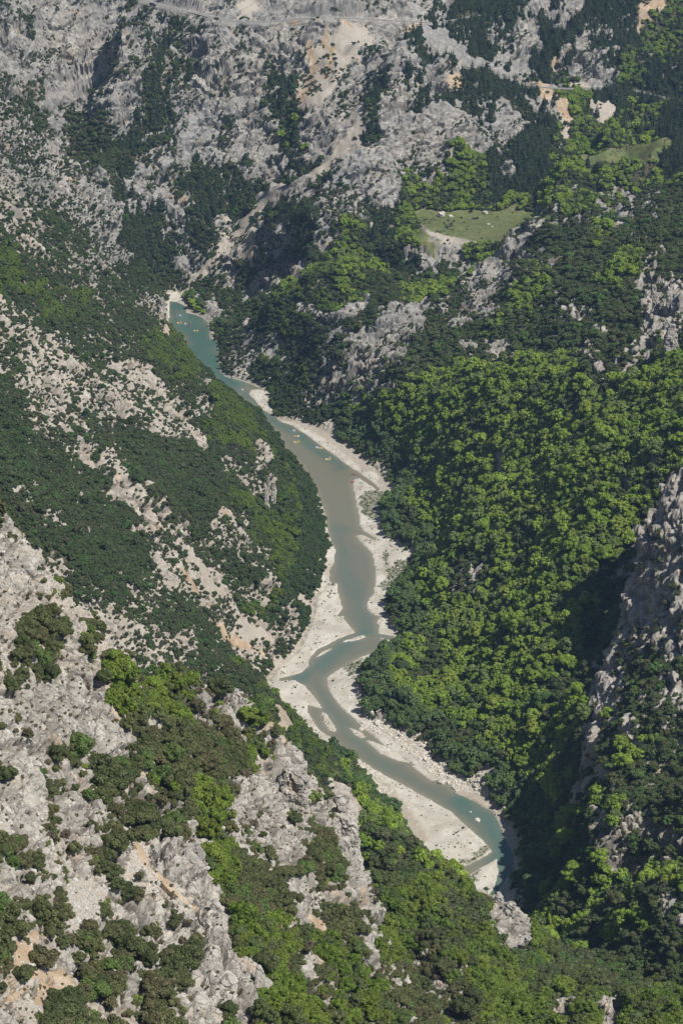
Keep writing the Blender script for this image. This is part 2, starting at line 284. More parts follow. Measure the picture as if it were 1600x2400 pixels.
MEADOW2 = [(1330,405),(1370,392),(1430,385),(1470,360),(1545,345),(1580,365),(1540,395),(1500,400),(1440,410),(1380,415)]
def sdpx(poly, u, v): return sdf(np.array(poly, float), u, v)
def zone(x, y, z):
    """zone code of points of the ground"""
    u, v, _ = proj(x, y, z)
    n1 = fbm(u/48., v/34., o=4, s=3, g=.62); n2 = fbm(u/48.+40, v/34.+9, o=4, s=4, g=.62)
    uu = u + 52*n1; vv = v + 52*n2
    c = CODE[np.clip((vv/50).astype(int), 0, 47), np.clip((uu/50).astype(int), 0, 31)].copy()
    uu = u + 9*n1; vv = v + 9*n2
    for L, w, pl in STROKES:
        a = np.array(pl, float); m = (uu > a[:, 0].min()-w) & (uu < a[:, 0].max()+w) & (vv > a[:, 1].min()-w) & (vv < a[:, 1].max()+w)
        if m.any():
            d, _t = dline(a, uu[m], vv[m]); cc = c[m]; cc[d < w] = LET.index(L); c[m] = cc
    for pl in (MEADOW, MEADOW2):
        m = (u > 940) & (u < 1610) & (v > 320) & (v < 600)
        if m.any():
            d = sdpx(pl, u[m]+4*n1[m], v[m]+3*n2[m]); cc = c[m]; cc[d < 0] = LET.index('G'); c[m] = cc
    return c, u, v
# ---------------------------------------------------------------- roads
ROAD_A = [(1018,97),(1008,101),(994,106),(986,113),(1000,122),(1014,132),(1023,143),(1042,153),(1076,163),(1114,172),(1160,180),(1206,191),(1240,200),(1290,206),(1340,208),(1400,206),(1450,208),(1490,213),(1545,227),(1600,240),(1660,250)]
ROAD_B = [(300,-8),(335,1),(370,11),(415,21),(440,27),(470,33),(498,41),(530,46),(570,50),(640,50),(700,44),(760,42),(820,43),(880,46),(950,50),(1010,53),(1060,48),(1120,35)]
def road_line(px):
    pts = [hit(u, v, 1800) for u, v in px]
    p = np.array(pts); 
    for _ in range(3):
        p[1:-1, 2] = (p[:-2, 2]+2*p[1:-1, 2]+p[2:, 2])/4
    for i, (u, v) in enumerate(px):                     # keep the line of sight while the grade is evened out
        d = ray(u, v); k = (p[i, 2]-HC)/d[2]; q = np.array([d[0]*k, d[1]*k]); 
        p[i, :2] = q
    out = []
    for i in range(len(p)-1):
        a = p[max(i-1, 0)]; b = p[i]; c = p[i+1]; d = p[min(i+2, len(p)-1)]
        n = max(2, int(np.linalg.norm(c-b)/3))
        for k in range(n):
            t = k/n
            out.append(.5*((2*b)+(-a+c)*t+(2*a-5*b+4*c-d)*t*t+(-a+3*b-3*c+d)*t**3))
    out.append(p[-1]); return np.array(out)
RA = road_line(ROAD_A); RB = road_line(ROAD_B)
# ---------------------------------------------------------------- terrain mesh
st = .00072
tt = np.concatenate([-.178-np.geomspace(.0008, .16, 46)[::-1], np.arange(-.178, .178, st), .178+np.geomspace(.0008, .16, 46)])
yy = [235.]
while yy[-1] < 2440: yy.append(yy[-1]*(1+(.00052 if 1780 < yy[-1] < 2120 else .00064 if 380 < yy[-1] < 620 else .00078 if yy[-1] > 300 else .004)))
yy = np.array(yy); NR, NC = len(yy), len(tt)
T, Y = np.meshgrid(tt, yy); X = T*Y
Z0 = base(X, Y)
Zb = np.zeros_like(Z0)
# medium relief: gullies and spurs
amp = np.interp(Y[:, 0], [300, 600, 1000, 1500, 1800, 2200], [3.0, 4.2, 5, 6, 10, 12])[:, None]
lam = np.interp(Y[:, 0], [300, 600, 1000, 1800], [16, 26, 40, 55])[:, None]
rid = 1-2*np.abs(fbm(X/55+3, Y/75, Z0/60, o=3, s=21))
nearp = ((X > -1e9) & (Y < 700))
mid = amp*(rid*.9 + .5*fbm(X/22, Y/30, Z0/22, o=2, s=33))
farz = sstep(1600, 1720, Y)
ribs = 1-2*np.abs(vnoise((-.50*X+.25*Y+.83*Z0)/30+.5*fbm(X/60, Y/60, o=2, s=24), (.74*X+.12*Y+.66*Z0)/150, s=23))
mid = mid + farz*15*(ribs-.2)
SDR = np.full(Z0.shape, 400.); SDF_ = np.full(Z0.shape, 400.)
near = (Y > 880) & (Y < 1900) & (X > -190) & (X < 110)
SDF_[near] = sdf(FLOOR, X[near], Y[near])
mm = near & (SDF_ < 60)
SDR[mm] = sdf(RIVER, X[mm], Y[mm])
for b in BARS:
    q = mm & (SDR < 12)
    SDR[q] = np.maximum(SDR[q], -sdf(b, X[q], Y[q]))
ZON, U_, V_ = zone(X, Y, Z0)
# weight that holds the relief back where the ground is flat or shaped by hand
hold = sstep(2, 45, SDF_)
um = np.clip(sdpx(MEADOW, U_, V_)/25, 0, 1); um = np.where((Y > 1600) & (Y < 2000), um, 1)
hold = hold*um
rx = np.interp(Y[:, 0], [850, 950, 1050, 1250, 1450, 1600], [90, 75, 25, 5, -15, -40])[:, None]
mid = mid*(1-.6*sstep(-5, 25, X-rx)*sstep(820, 880, Y)*sstep(1640, 1560, Y)*(ROCK[ZON] < .5))
for R in (RA, RB):
    q = (Y > 1700) & (Y < 2350); d, _t = dline(R[::6], X[q], Y[q]); hold[q] *= .05+.95*sstep(8, 42, d)
Z = Z0 + (mid*hold)
# valley floor
wf = sstep(0, 38, SDF_)
bank = .35 + .25*vnoise(X/9, Y/9, s=5) + .12*vnoise(X/2.5, Y/2.5, s=6) + np.clip(SDR, 0, 14)*.055
bank = bank + np.clip(SDF_, 0, 60)*.62*(1+.35*vnoise(X/12, Y/12, s=8))
DEEP = np.zeros_like(Z0)
q = mm & (SDR < 3)
for (pl, w), st_ in zip(THAL, (1., .65, .4, .6, .32, .75)):
    d, _t = dline(pl, X[q], Y[q]); DEEP[q] = np.maximum(DEEP[q], st_*sstep(1.15, 0, d/w+.35*fbm(X[q]/7, Y[q]/14, o=2, s=14)))
bed = -np.clip(-SDR, 0, 6)*.12*(1+DEEP*1.6) - .02
Zf = np.where(SDR < 0, bed, bank)
Z = np.where(SDF_ < 38, Zf*(1-wf)+Z*wf, Z)
Z = np.where((SDR < 0), bed, np.maximum(Z, np.where(SDR < 300, .04, -1e9)))
# road benches
ROADM = np.zeros_like(Z0)
for R in (RA, RB):
    q = (Y > 1750) & (Y < 2300) & (X > R[:, 0].min()-40) & (X < R[:, 0].max()+40)
    d, t = dline(R, X[q], Y[q]); i = np.clip(t.astype(int), 0, len(R)-2); f = t-i
    rz = R[i, 2]*(1-f)+R[i+1, 2]*f
    zz = Z[q]; kk = np.where((R is RA) & (U_[q] > 975) & (U_[q] < 1215), .12, 1.15); w = sstep(4.3+np.clip((rz-zz)*kk, .8, 32), 4.3, d)
    cut = np.where(zz > rz, sstep(8.5, 4.5, d), w)
    Z[q] = zz*(1-cut) + (rz-.05)*cut; Zq = Z[q]; ry = R[i, 1]*(1-f)+R[i+1, 1]*f; fr = (Y[q] < ry+1) & (d > 4.6); lim = rz-.6-.36*np.clip(d-4.6, 0, 99)+.9*np.clip(d-14, 0, 99); mx = 26 if R is RA else 18; Z[q] = np.where(fr & (d < mx), np.minimum(Zq, lim), Zq); m0 = ROADM[q]; ROADM[q] = np.maximum(m0, sstep(7, 4.5, d))
# zone masks, softened
def soft(a, n=1):
    for _ in range(n):
        a = (np.roll(a, 1, 0)+np.roll(a, -1, 0)+np.roll(a, 1, 1)+np.roll(a, -1, 1)+2*a)/6
    return a
gravel = np.maximum(np.where(SDF_ < 0, 1., 0.), sstep(1.6, 0, SDF_))
upper = ((V_ < 985) & ~((V_ > 902) & (U_ > 575) & (U_ < 640)) & ~((V_ < 724) & (U_ < 436))).astype(float)*sstep(-.5, .8, SDR)
gravel = gravel*(1-upper)
edge = sstep(7, 1, SDF_)*np.where(U_ > 800, 1, .45)
rock = soft(ROCK[ZON]); scree = soft(SCRE[ZON], 4); ochre = soft(OCHR[ZON], 7); litter = soft(LITT[ZON]); grass = soft((ZON == LET.index('G')).astype(float))
rock = np.maximum(rock*(1-gravel), (edge-gravel).clip(0)*.8)
tan_ = np.where((U_ > 640) & (V_ > 985) & (V_ < 1160) & (X > -60), sstep(-9, -5, SDF_)*np.where(V_ > 1115, sstep(880, 900, U_), 1), 0)
tan_ = np.maximum(tan_, np.where((U_ > 860) & (V_ > 1700) & (V_ < 1980), sstep(-10, -6, SDF_), 0)); tan_ = np.maximum(tan_, np.where((U_ < 790) & (V_ > 1380) & (V_ < 1600), sstep(-4, -1, SDF_), 0))*(SDR > 0)
gravel = gravel*(1-.85*tan_); scree = np.maximum(scree*(1-gravel), .66*tan_); ochre = ochre*(1-gravel)+.12*tan_; litter *= (1-edge); fgz = sstep(700, 620, Y); litter *= 1-.78*fgz; rock = np.maximum(rock, fgz*np.isin(ZON, [LET.index(c) for c in 'rdDm'])*(.62+.3*vnoise(X/5, Y/5, s=19)))
gg = np.zeros_like(Z0)
for pl in GREENS:
    q = mm & (SDF_ < 4)
    gg[q] = np.maximum(gg[q], sstep(1.2, -1.0, sdf(pl, X[q], Y[q])+1.6*vnoise(X[q]/3, Y[q]/3, s=9)))
# ---- rock relief along the normal
def normals(X, Y, Z):
    a = np.stack(np.gradient(X, axis=1) if False else [np.gradient(X, axis=1), np.gradient(Y, axis=1), np.gradient(Z, axis=1)], -1)
    b = np.stack([np.gradient(X, axis=0), np.gradient(Y, axis=0), np.gradient(Z, axis=0)], -1)
    n = np.cross(a, b); n /= np.linalg.norm(n, axis=-1, keepdims=True)+1e-9
    return np.where(n[..., 2:3] < 0, -n, n)
N = normals(X, Y, soft(Z, 3))
sc = np.interp(Y[:, 0], [300, 560, 900, 1300, 1700, 2200], [.72, .9, 1.1, 1.3, 1.45, 1.55])[:, None]
wx = 3*fbm(X/18, Y/18, Z/18, o=2, s=51); 
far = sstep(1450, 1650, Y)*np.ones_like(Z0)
sA = (-.50*X + .25*Y + .83*Z)        # beds rising to the right across the far wall
sB = (.62*X + .10*Y + .78*Z)         # beds dipping to the right on the near spurs
S = (sA*far + sB*(1-far))/sc + wx
def saw(s, k):
    f = s/k; f = f-np.floor(f); return np.where(f < .78, f/.78, (1-f)/.22)
strata = (saw(S, 4.3)-.5)*1.0 + (saw(S+wx, 1.9)-.5)*.5 + (saw(S*1.0+2*wx, 11.)-.5)*(1.6+2.0*far)
leftw = (1-far)*sstep(700, 830, Y)*sstep(20, -10, X+.0*Y-np.interp(Y[:, 0], [950, 1100, 1400, 1600], [50, 0, 0, -40])[:, None])
rightw = (1-far)*sstep(800, 900, Y)*(1-sstep(20, -10, X-np.interp(Y[:, 0], [950, 1100, 1400, 1600], [50, 0, 0, -40])[:, None])); nearw = np.clip(1-far-leftw-rightw, 0, 1)
E1 = far[..., None]*np.array([.74, .12, .66])+leftw[..., None]*np.array([.66, -.42, -.62])+rightw[..., None]*np.array([.60, .55, .42])+nearw[..., None]*np.array([.25, -.35, .90])
E1 /= np.linalg.norm(E1, axis=-1, keepdims=True); AN = (.52*far+.55*leftw+.5*rightw+.38*nearw)
dt = (X*E1[..., 0]+Y*E1[..., 1]+Z*E1[..., 2])*AN
AX, AY, AZZ = X-E1[..., 0]*dt, Y-E1[..., 1]*dt, Z-E1[..., 2]*dt
del E1, dt
r1 = 1-2*np.abs(fbm(AX/(6*sc), AY/(6*sc), AZZ/(6*sc), o=3, s=61))
r2 = fbm(AX/(2.0*sc), AY/(2.0*sc), AZZ/(2.0*sc), o=2, s=71)
disp = sc*((.8+.35*far+.55*nearw)*strata*(.6+.8*vnoise(X/(30*sc), Y/(30*sc), Z/(30*sc), s=77)) + 1.15*r1 + .32*r2)
crack = np.zeros_like(Z0)
q = (rock > .3) & (T > -.21) & (T < .21)
for k, a, s in ((9.5, 3.2, 151), (3.8, 1.7, 101), (1.4, .42, 131)):
    ks = (sc*k*np.ones_like(Z0))[q]
    wq = .3*fbm(AX[q]/ks*1.3, AY[q]/ks*1.3, AZZ[q]/ks*1.3, o=2, s=s+9)
    f1, f2, cid = worley(AX[q]/ks+wq, AY[q]/ks+wq, AZZ[q]/ks-wq, s)
    disp[q] += (sc*np.ones_like(Z0))[q]*a*(1-(.35 if k > 9 else .45)*far[q])*((cid-.5)*1.0 - .7*sstep(.16, 0, f2-f1))
    crack[q] = np.maximum(crack[q], sstep(.09, 0, f2-f1)*(.9 if k > 3 else .6))
rel = np.clip(rock*1.15-.1, 0, 1)
ROADN = np.zeros_like(Z0); q = (Y > 1700) & (Y < 2350)
for R in (RA, RB):
    d, _t = dline(R[::6], X[q], Y[q]); ROADN[q] = np.maximum(ROADN[q], sstep(16, 5, d))
frq = (Y > 1900) & (Y < 2250) & (U_ > 965) & (U_ < 1260); d, _t = dline(RA[::4], X[frq], Y[frq]); nrd = np.zeros_like(Z0); nrd[frq] = sstep(32, 18, d)
disp = disp*(1-.45*ROADN)*(1-.85*nrd)
disp = disp*(rel*.95+.06)*sstep(0, 5, SDF_)*(1-ROADM)*(.15+.85*np.clip(um, 0, 1))
disp += .10*sc*fbm(X/1.5, Y/1.5, o=2, s=88)*np.clip(scree+ochre, 0, 1)*sstep(-2, 2, SDF_)
PX = X+N[..., 0]*disp; PY = Y+N[..., 1]*disp; PZ = Z+N[..., 2]*disp
# rubble on the banks and grain on the bars
rub = sstep(-1, 3, SDF_+1.2)*sstep(16, 8, SDF_)*(SDR > 0)
PZ += np.where(SDR > 0, rub*(.9*np.abs(vnoise(X/1.6, Y/1.6, s=91))+.4*np.abs(vnoise(X/.8, Y/.8, s=92))), 0)

def grid_mesh(name, P, mask=None, smooth=True):
    nr, nc = P.shape[:2]
    idx = np.arange(nr*nc).reshape(nr, nc)
    f = np.stack([idx[:-1, :-1], idx[:-1, 1:], idx[1:, 1:], idx[1:, :-1]], -1).reshape(-1, 4)
    V = P.reshape(-1, 3)
    if mask is not None:
        keep = (mask[:-1, :-1] | mask[:-1, 1:] | mask[1:, 1:] | mask[1:, :-1]).reshape(-1); f = f[keep]
        used = np.unique(f); rm = np.full(nr*nc, -1); rm[used] = np.arange(len(used)); f = rm[f]; V = V[used]
    else: used = None
    me = bpy.data.meshes.new(name)
    me.vertices.add(len(V)); me.vertices.foreach_set('co', V.astype(np.float32).ravel())
    me.loops.add(f.size); me.loops.foreach_set('vertex_index', f.astype(np.int32).ravel())
    me.polygons.add(len(f)); me.polygons.foreach_set('loop_start', np.arange(0, f.size, 4, dtype=np.int32))
    try: me.polygons.foreach_set('loop_total', np.full(len(f), 4, np.int32))
    except Exception: pass
    me.polygons.foreach_set('use_smooth', np.full(len(f), smooth, bool))
    me.update(calc_edges=True)
    return me, used
def vcol(me, name, arrs):
    a = np.ones((len(me.vertices), 4), np.float32)
    for i, q in enumerate(arrs): a[:, i] = np.clip(q.ravel(), 0, 1)
    c = me.attributes.new(name, 'FLOAT_COLOR', 'POINT'); c.data.foreach_set('color', a.ravel())
me, _u = grid_mesh('terrain', np.stack([PX, PY, PZ], -1), None, False)
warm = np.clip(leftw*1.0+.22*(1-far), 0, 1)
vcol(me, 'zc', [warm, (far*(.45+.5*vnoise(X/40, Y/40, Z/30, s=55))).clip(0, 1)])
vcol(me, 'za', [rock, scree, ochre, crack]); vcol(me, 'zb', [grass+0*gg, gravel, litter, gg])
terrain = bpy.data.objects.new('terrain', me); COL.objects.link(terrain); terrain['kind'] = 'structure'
wm = (SDR < 1.6) & (SDF_ < 60) & (Y > 880)
wme, wu = grid_mesh('river_water', np.stack([X, Y, np.zeros_like(X)], -1), wm)
dep = (np.clip(-SDR, 0, 12)/12).ravel()[wu]; vcol(wme, 'depth', [dep, DEEP.ravel()[wu], (sstep(.8, 0, np.abs(SDR))).ravel()[wu]])
river = bpy.data.objects.new('river', wme); COL.objects.link(river); river['kind'] = 'structure'
# visible from the lookout (cumulative horizon per column)
tanv = (HC-PZ)/np.hypot(PY, 0*PY+PY*0+.0001)
hor = np.minimum.accumulate(tanv, axis=0)
VISM = tanv <= np.concatenate([np.full((1, NC), 9.), hor[:-1]], 0) + .004
print('terrain', NR, NC, NR*NC)
# ---------------------------------------------------------------- materials
def mat(name):
    m = bpy.data.materials.new(name); m.use_nodes = True; nt = m.node_tree; nt.nodes.clear()
    o = nt.nodes.new('ShaderNodeOutputMaterial'); b = nt.nodes.new('ShaderNodeBsdfPrincipled'); nt.links.new(b.outputs[0], o.inputs['Surface'])
    return m, nt, b
def ND(nt, t, **k):
    n = nt.nodes.new('ShaderNode'+t)
    for a, v in k.items(): setattr(n, a, v)
    return n
def L(nt, a, b): nt.links.new(a, b)
def mix(nt, fac, a, b, mode='MIX'):
    n = ND(nt, 'Mix', data_type='RGBA', blend_type=mode)
    for i, v in ((0, fac), (6, a), (7, b)):
        if hasattr(v, 'is_linked') or isinstance(v, bpy.types.NodeSocket): L(nt, v, n.inputs[i])
        elif i == 0: n.inputs[0].default_value = v
        else: n.inputs[i].default_value = (*v, 1)
    return n.outputs[2]
def mth(nt, op, a, b=0., c=None, clamp=False):
    n = ND(nt, 'Math', operation=op, use_clamp=clamp)
    for i, v in enumerate((a, b) if c is None else (a, b, c)):
        if isinstance(v, bpy.types.NodeSocket): L(nt, v, n.inputs[i])
        else: n.inputs[i].default_value = v
    return n.outputs[0]
def ramp(nt, v, a, b, lo=0., hi=1.):
    n = ND(nt, 'MapRange', clamp=True); L(nt, v, n.inputs[0])
    for i, q in enumerate((a, b, lo, hi)): n.inputs[1+i].default_value = q
    return n.outputs[0]
def noise(nt, vec, scale, detail=4, rough=.55, w=None):
    n = ND(nt, 'TexNoise'); n.inputs['Scale'].default_value = scale; n.inputs['Detail'].default_value = detail; n.inputs['Roughness'].default_value = rough
    L(nt, vec, n.inputs['Vector']); return n.outputs[0]
def scaled(nt, vec, s):
    n = ND(nt, 'Mapping'); n.inputs['Scale'].default_value = s; L(nt, vec, n.inputs['Vector']); return n.outputs[0]
def rock_color(nt, pos):
    n1 = noise(nt, pos, .045, 3); n2 = noise(nt, scaled(nt, pos, (1, 1, .8)), .35, 4, .6); n3 = noise(nt, pos, 1.6, 3, .65)
    c = mix(nt, ramp(nt, n1, .38, .62), (.30, .278, .245), (.42, .39, .345))
    c = mix(nt, ramp(nt, n2, .50, .70), c, (.56, .525, .465))
    c = mix(nt, ramp(nt, n2, .44, .30, 0, .7), c, (.205, .20, .19))
    n4 = noise(nt, scaled(nt, pos, (1, 1, .35)), .09, 4, .65)
    c = mix(nt, ramp(nt, n4, .585, .70, 0, .85), c, (.47, .33, .20))
    c = mix(nt, ramp(nt, n3, .55, .75, 0, .35), c, (.63, .60, .545))
    c = mix(nt, ramp(nt, n3, .42, .28, 0, .55), c, (.15, .145, .135))
    for sc_, wd, st_ in (((.16, .16, .10), .030, .75), ((.55, .55, .38), .045, .55)):
        wn = ND(nt, 'TexNoise'); wn.inputs['Scale'].default_value = .35; wn.inputs['Detail'].default_value = 3; L(nt, pos, wn.inputs['Vector'])
        wa = ND(nt, 'VectorMath', operation='MULTIPLY_ADD'); L(nt, wn.outputs['Color'], wa.inputs[0]); wa.inputs[1].default_value = (2.6, 2.6, 2.6); L(nt, pos, wa.inputs[2])
        vo = ND(nt, 'TexVoronoi', feature='DISTANCE_TO_EDGE'); vo.inputs['Scale'].default_value = 1; L(nt, scaled(nt, wa.outputs[0], sc_), vo.inputs['Vector'])
        c = mix(nt, ramp(nt, vo.outputs['Distance'], wd, wd*.3, 0, st_), c, (.10, .092, .08))
    return c
def make_rock(name):
    m, nt, b = mat(name); g = ND(nt, 'NewGeometry'); pos = g.outputs['Position']
    c = rock_color(nt, pos); L(nt, c, b.inputs['Base Color']); b.inputs['Roughness'].default_value = .9; b.inputs['Specular IOR Level'].default_value = .2
    bp = ND(nt, 'Bump'); bp.inputs['Strength'].default_value = .8; bp.inputs['Distance'].default_value = .25
    L(nt, noise(nt, pos, 1.3, 6, .65), bp.inputs['Height']); L(nt, bp.outputs[0], b.inputs['Normal'])
    return m
M_rock = make_rock('limestone')
def make_terrain():
    m, nt, b = mat('ground_cover'); g = ND(nt, 'NewGeometry'); pos = g.outputs['Position']
    A = ND(nt, 'Attribute', attribute_name='za'); B = ND(nt, 'Attribute', attribute_name='zb')
    sa = ND(nt, 'SeparateColor'); L(nt, A.outputs['Color'], sa.inputs[0]); sb = ND(nt, 'SeparateColor'); L(nt, B.outputs['Color'], sb.inputs[0])
    rockm, screem, ochm = sa.outputs; crackm = A.outputs['Alpha']; grassm, gravm, litm = sb.outputs; greenm = B.outputs['Alpha']
    nA = noise(nt, pos, .25, 4, .6); nB = noise(nt, pos, 1.1, 4, .65); nC = noise(nt, pos, .06, 3); nD = noise(nt, pos, 3.2, 3, .7)
    soil = mix(nt, ramp(nt, nA, .4, .65), (.30, .235, .165), (.44, .37, .28))
    soil = mix(nt, ramp(nt, nB, .5, .7, 0, .8), soil, (.52, .48, .42))
    rk = rock_color(nt, pos)
    rk = mix(nt, mth(nt, 'MULTIPLY', crackm, .8), rk, (.16, .145, .125))
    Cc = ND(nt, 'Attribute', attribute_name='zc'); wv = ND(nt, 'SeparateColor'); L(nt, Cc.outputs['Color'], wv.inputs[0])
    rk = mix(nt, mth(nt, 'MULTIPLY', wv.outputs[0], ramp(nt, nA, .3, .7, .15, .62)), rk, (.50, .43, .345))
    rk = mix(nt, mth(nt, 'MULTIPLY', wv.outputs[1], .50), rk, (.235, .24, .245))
    rf = mth(nt, 'ADD', rockm, mth(nt, 'MULTIPLY', mth(nt, 'SUBTRACT', nB, .5), 1.2))
    c = mix(nt, ramp(nt, rf, .25, .5), soil, rk)
    lf = mth(nt, 'ADD', litm, mth(nt, 'MULTIPLY', mth(nt, 'SUBTRACT', nA, .5), 1.4))
    lit = mix(nt, ramp(nt, nB, .4, .65), (.045, .05, .025), (.10, .085, .055))
    c = mix(nt, ramp(nt, lf, .40, .62), c, lit)
    sf = mth(nt, 'ADD', screem, mth(nt, 'MULTIPLY', mth(nt, 'SUBTRACT', nB, .5), 1.3))
    sc_ = mix(nt, ramp(nt, nD, .38, .60), (.25, .215, .17), (.54, .49, .425)); sc_ = mix(nt, ramp(nt, nA, .48, .66, 0, .6), sc_, (.36, .30, .23))
    c = mix(nt, ramp(nt, sf, .45, .75), c, sc_)
    of = mth(nt, 'ADD', ochm, mth(nt, 'MULTIPLY', mth(nt, 'SUBTRACT', nB, .5), 1.5))
    oc = mix(nt, ramp(nt, nA, .38, .62), (.36, .25, .155), (.50, .40, .29)); oc = mix(nt, ramp(nt, nD, .5, .68, 0, .6), oc, (.30, .22, .15))
    c = mix(nt, ramp(nt, of, .42, .75), c, oc)
    gr = mix(nt, ramp(nt, nA, .35, .65), (.10, .13, .045), (.16, .172, .072)); gr = mix(nt, ramp(nt, nC, .48, .68, 0, .5), gr, (.19, .18, .09)); gr = mix(nt, ramp(nt, noise(nt, pos, .15, 4, .65), .5, .62, 0, .6), gr, (.075, .09, .035))
    c = mix(nt, grassm, c, gr)
    gv = mix(nt, ramp(nt, nC, .35, .6), (.40, .365, .30), (.55, .515, .445)); gv = mix(nt, ramp(nt, noise(nt, scaled(nt, pos, (1, .5, 1)), .18, 4), .5, .68, 0, .6), gv, (.33, .285, .215))
    gv = mix(nt, ramp(nt, noise(nt, pos, .5, 5, .7), .55, .68, 0, .5), gv, (.30, .265, .21)); gv = mix(nt, ramp(nt, nD, .5, .72, 0, .6), gv, (.66, .63, .57)); gv = mix(nt, ramp(nt, nD, .42, .3, 0, .5), gv, (.24, .21, .17))
    c = mix(nt, gravm, c, gv)
    sx = ND(nt, 'SeparateXYZ'); L(nt, pos, sx.inputs[0])
    wet = ramp(nt, sx.outputs[2], .16, .02, 0, .55); wet = mth(nt, 'MULTIPLY', wet, gravm)
    c = mix(nt, wet, c, (.20, .17, .125))
    c = mix(nt, mth(nt, 'MULTIPLY', greenm, ramp(nt, nB, .35, .6)), c, (.075, .10, .035))
    L(nt, c, b.inputs['Base Color']); b.inputs['Roughness'].default_value = .92; b.inputs['Specular IOR Level'].default_value = .15
    bp = ND(nt, 'Bump'); bp.inputs['Strength'].default_value = .75; bp.inputs['Distance'].default_value = .5
    h = mth(nt, 'ADD', mth(nt, 'MULTIPLY', nB, .8), mth(nt, 'MULTIPLY', noise(nt, pos, 4., 3, .7), .3))
    h = mth(nt, 'MULTIPLY', h, mth(nt, 'SUBTRACT', 1., mth(nt, 'MULTIPLY', gravm, .7)))
    L(nt, h, bp.inputs['Height']); L(nt, bp.outputs[0], b.inputs['Normal'])
    return m
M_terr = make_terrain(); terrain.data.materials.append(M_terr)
def make_water():
    m, nt, b = mat('river_water'); g = ND(nt, 'NewGeometry'); pos = g.outputs['Position']
    A = ND(nt, 'Attribute', attribute_name='depth'); s = ND(nt, 'SeparateColor'); L(nt, A.outputs['Color'], s.inputs[0])
    n = noise(nt, scaled(nt, pos, (1, .4, 1)), .12, 3)
    d = mth(nt, 'ADD', s.outputs[1], mth(nt, 'MULTIPLY', mth(nt, 'SUBTRACT', n, .5), .5))
    c = mix(nt, ramp(nt, s.outputs[0], 0, .35), (.225, .205, .148), (.165, .162, .118))
    c = mix(nt, ramp(nt, d, .05, .95), c, (.072, .135, .112))
    L(nt, c, b.inputs['Base Color']); b.inputs['Roughness'].default_value = .12; b.inputs['Specular IOR Level'].default_value = .5; b.inputs['IOR'].default_value = 1.33
    bp = ND(nt, 'Bump'); bp.inputs['Strength'].default_value = .35; bp.inputs['Distance'].default_value = .06
    L(nt, noise(nt, scaled(nt, pos, (1.5, .8, 1)), 1.4, 4, .7), bp.inputs['Height']); L(nt, bp.outputs[0], b.inputs['Normal'])
    return m
river.data.materials.append(make_water())
def leafmat(name, inst, col=None):
    m, nt, b = mat(name)
    lv = ND(nt, 'Attribute', attribute_name='lv')
    if inst == 1: c = ND(nt, 'Attribute', attribute_type='INSTANCER', attribute_name='tint').outputs['Color']
    elif inst == 0: c = ND(nt, 'ObjectInfo').outputs['Color']
    sc_ = ND(nt, 'VectorMath', operation='SCALE'); L(nt, c, sc_.inputs[0]); L(nt, lv.outputs['Fac'], sc_.inputs['Scale'])
    b.inputs['Roughness'].default_value = .55; b.inputs['Specular IOR Level'].default_value = .25
    L(nt, sc_.outputs[0], b.inputs['Base Color'])
    tr = ND(nt, 'BsdfTranslucent'); t2 = ND(nt, 'VectorMath', operation='MULTIPLY'); L(nt, sc_.outputs[0], t2.inputs[0]); t2.inputs[1].default_value = (1.5, 1.6, .6)
    L(nt, t2.outputs[0], tr.inputs['Color']); ms = ND(nt, 'MixShader'); ms.inputs[0].default_value = .22
    L(nt, b.outputs[0], ms.inputs[1]); L(nt, tr.outputs[0], ms.inputs[2])
    L(nt, ms.outputs[0], [n for n in nt.nodes if n.type == 'OUTPUT_MATERIAL'][0].inputs['Surface'])
    return m
M_leaf_i = leafmat('foliage_mass', 1); M_leaf_o = leafmat('foliage', 0)
def plain(name, col, rough=.6, spec=.4, metal=0., var=.0, vs=8.):
    m, nt, b = mat(name); b.inputs['Roughness'].default_value = rough; b.inputs['Specular IOR Level'].default_value = spec; b.inputs['Metallic'].default_value = metal
    if var:
        g = ND(nt, 'NewGeometry'); n = noise(nt, g.outputs['Position'], vs, 4, .6)
        c = mix(nt, ramp(nt, n, .35, .65), tuple(x*(1-var) for x in col), tuple(min(1, x*(1+var)) for x in col)); L(nt, c, b.inputs['Base Color'])
    else: b.inputs['Base Color'].default_value = (*col, 1)
    return m
M_bark = plain('bark', (.13, .10, .075), .9, .1, 0, .3, 3)
# ---------------------------------------------------------------- sun, sky, air
EL, AZ = math.radians(54), math.radians(-33)          # azimuth from +X
sv = Vector((math.cos(EL)*math.cos(AZ), math.cos(EL)*math.sin(AZ), math.sin(EL)))
sl = bpy.data.lights.new('sun', 'SUN'); sl.energy = 5.0; sl.angle = math.radians(.53); sl.color = (1, .955, .88)
so = bpy.data.objects.new('sun', sl); COL.objects.link(so); so.location = (0, 600, 900); so.rotation_euler = sv.to_track_quat('Z', 'Y').to_euler()
w = bpy.data.worlds.new('World'); SC.world = w; w.use_nodes = True; nt = w.node_tree
bg = nt.nodes['Background']; sky = nt.nodes.new('ShaderNodeTexSky'); sky.sky_type = 'NISHITA'; sky.sun_disc = False; sky.sun_elevation = EL; sky.sun_rotation = math.pi/2 - AZ
sky.altitude = 900; sky.air_density = 1.0; sky.dust_density = .6; sky.ozone_density = 1.5
nt.links.new(sky.outputs[0], bg.inputs[0]); bg.inputs[1].default_value = .078
SC.view_settings.view_transform = 'Standard'; SC.view_settings.look = 'None'; SC.view_settings.gamma = 1; SC.view_settings.exposure = .08
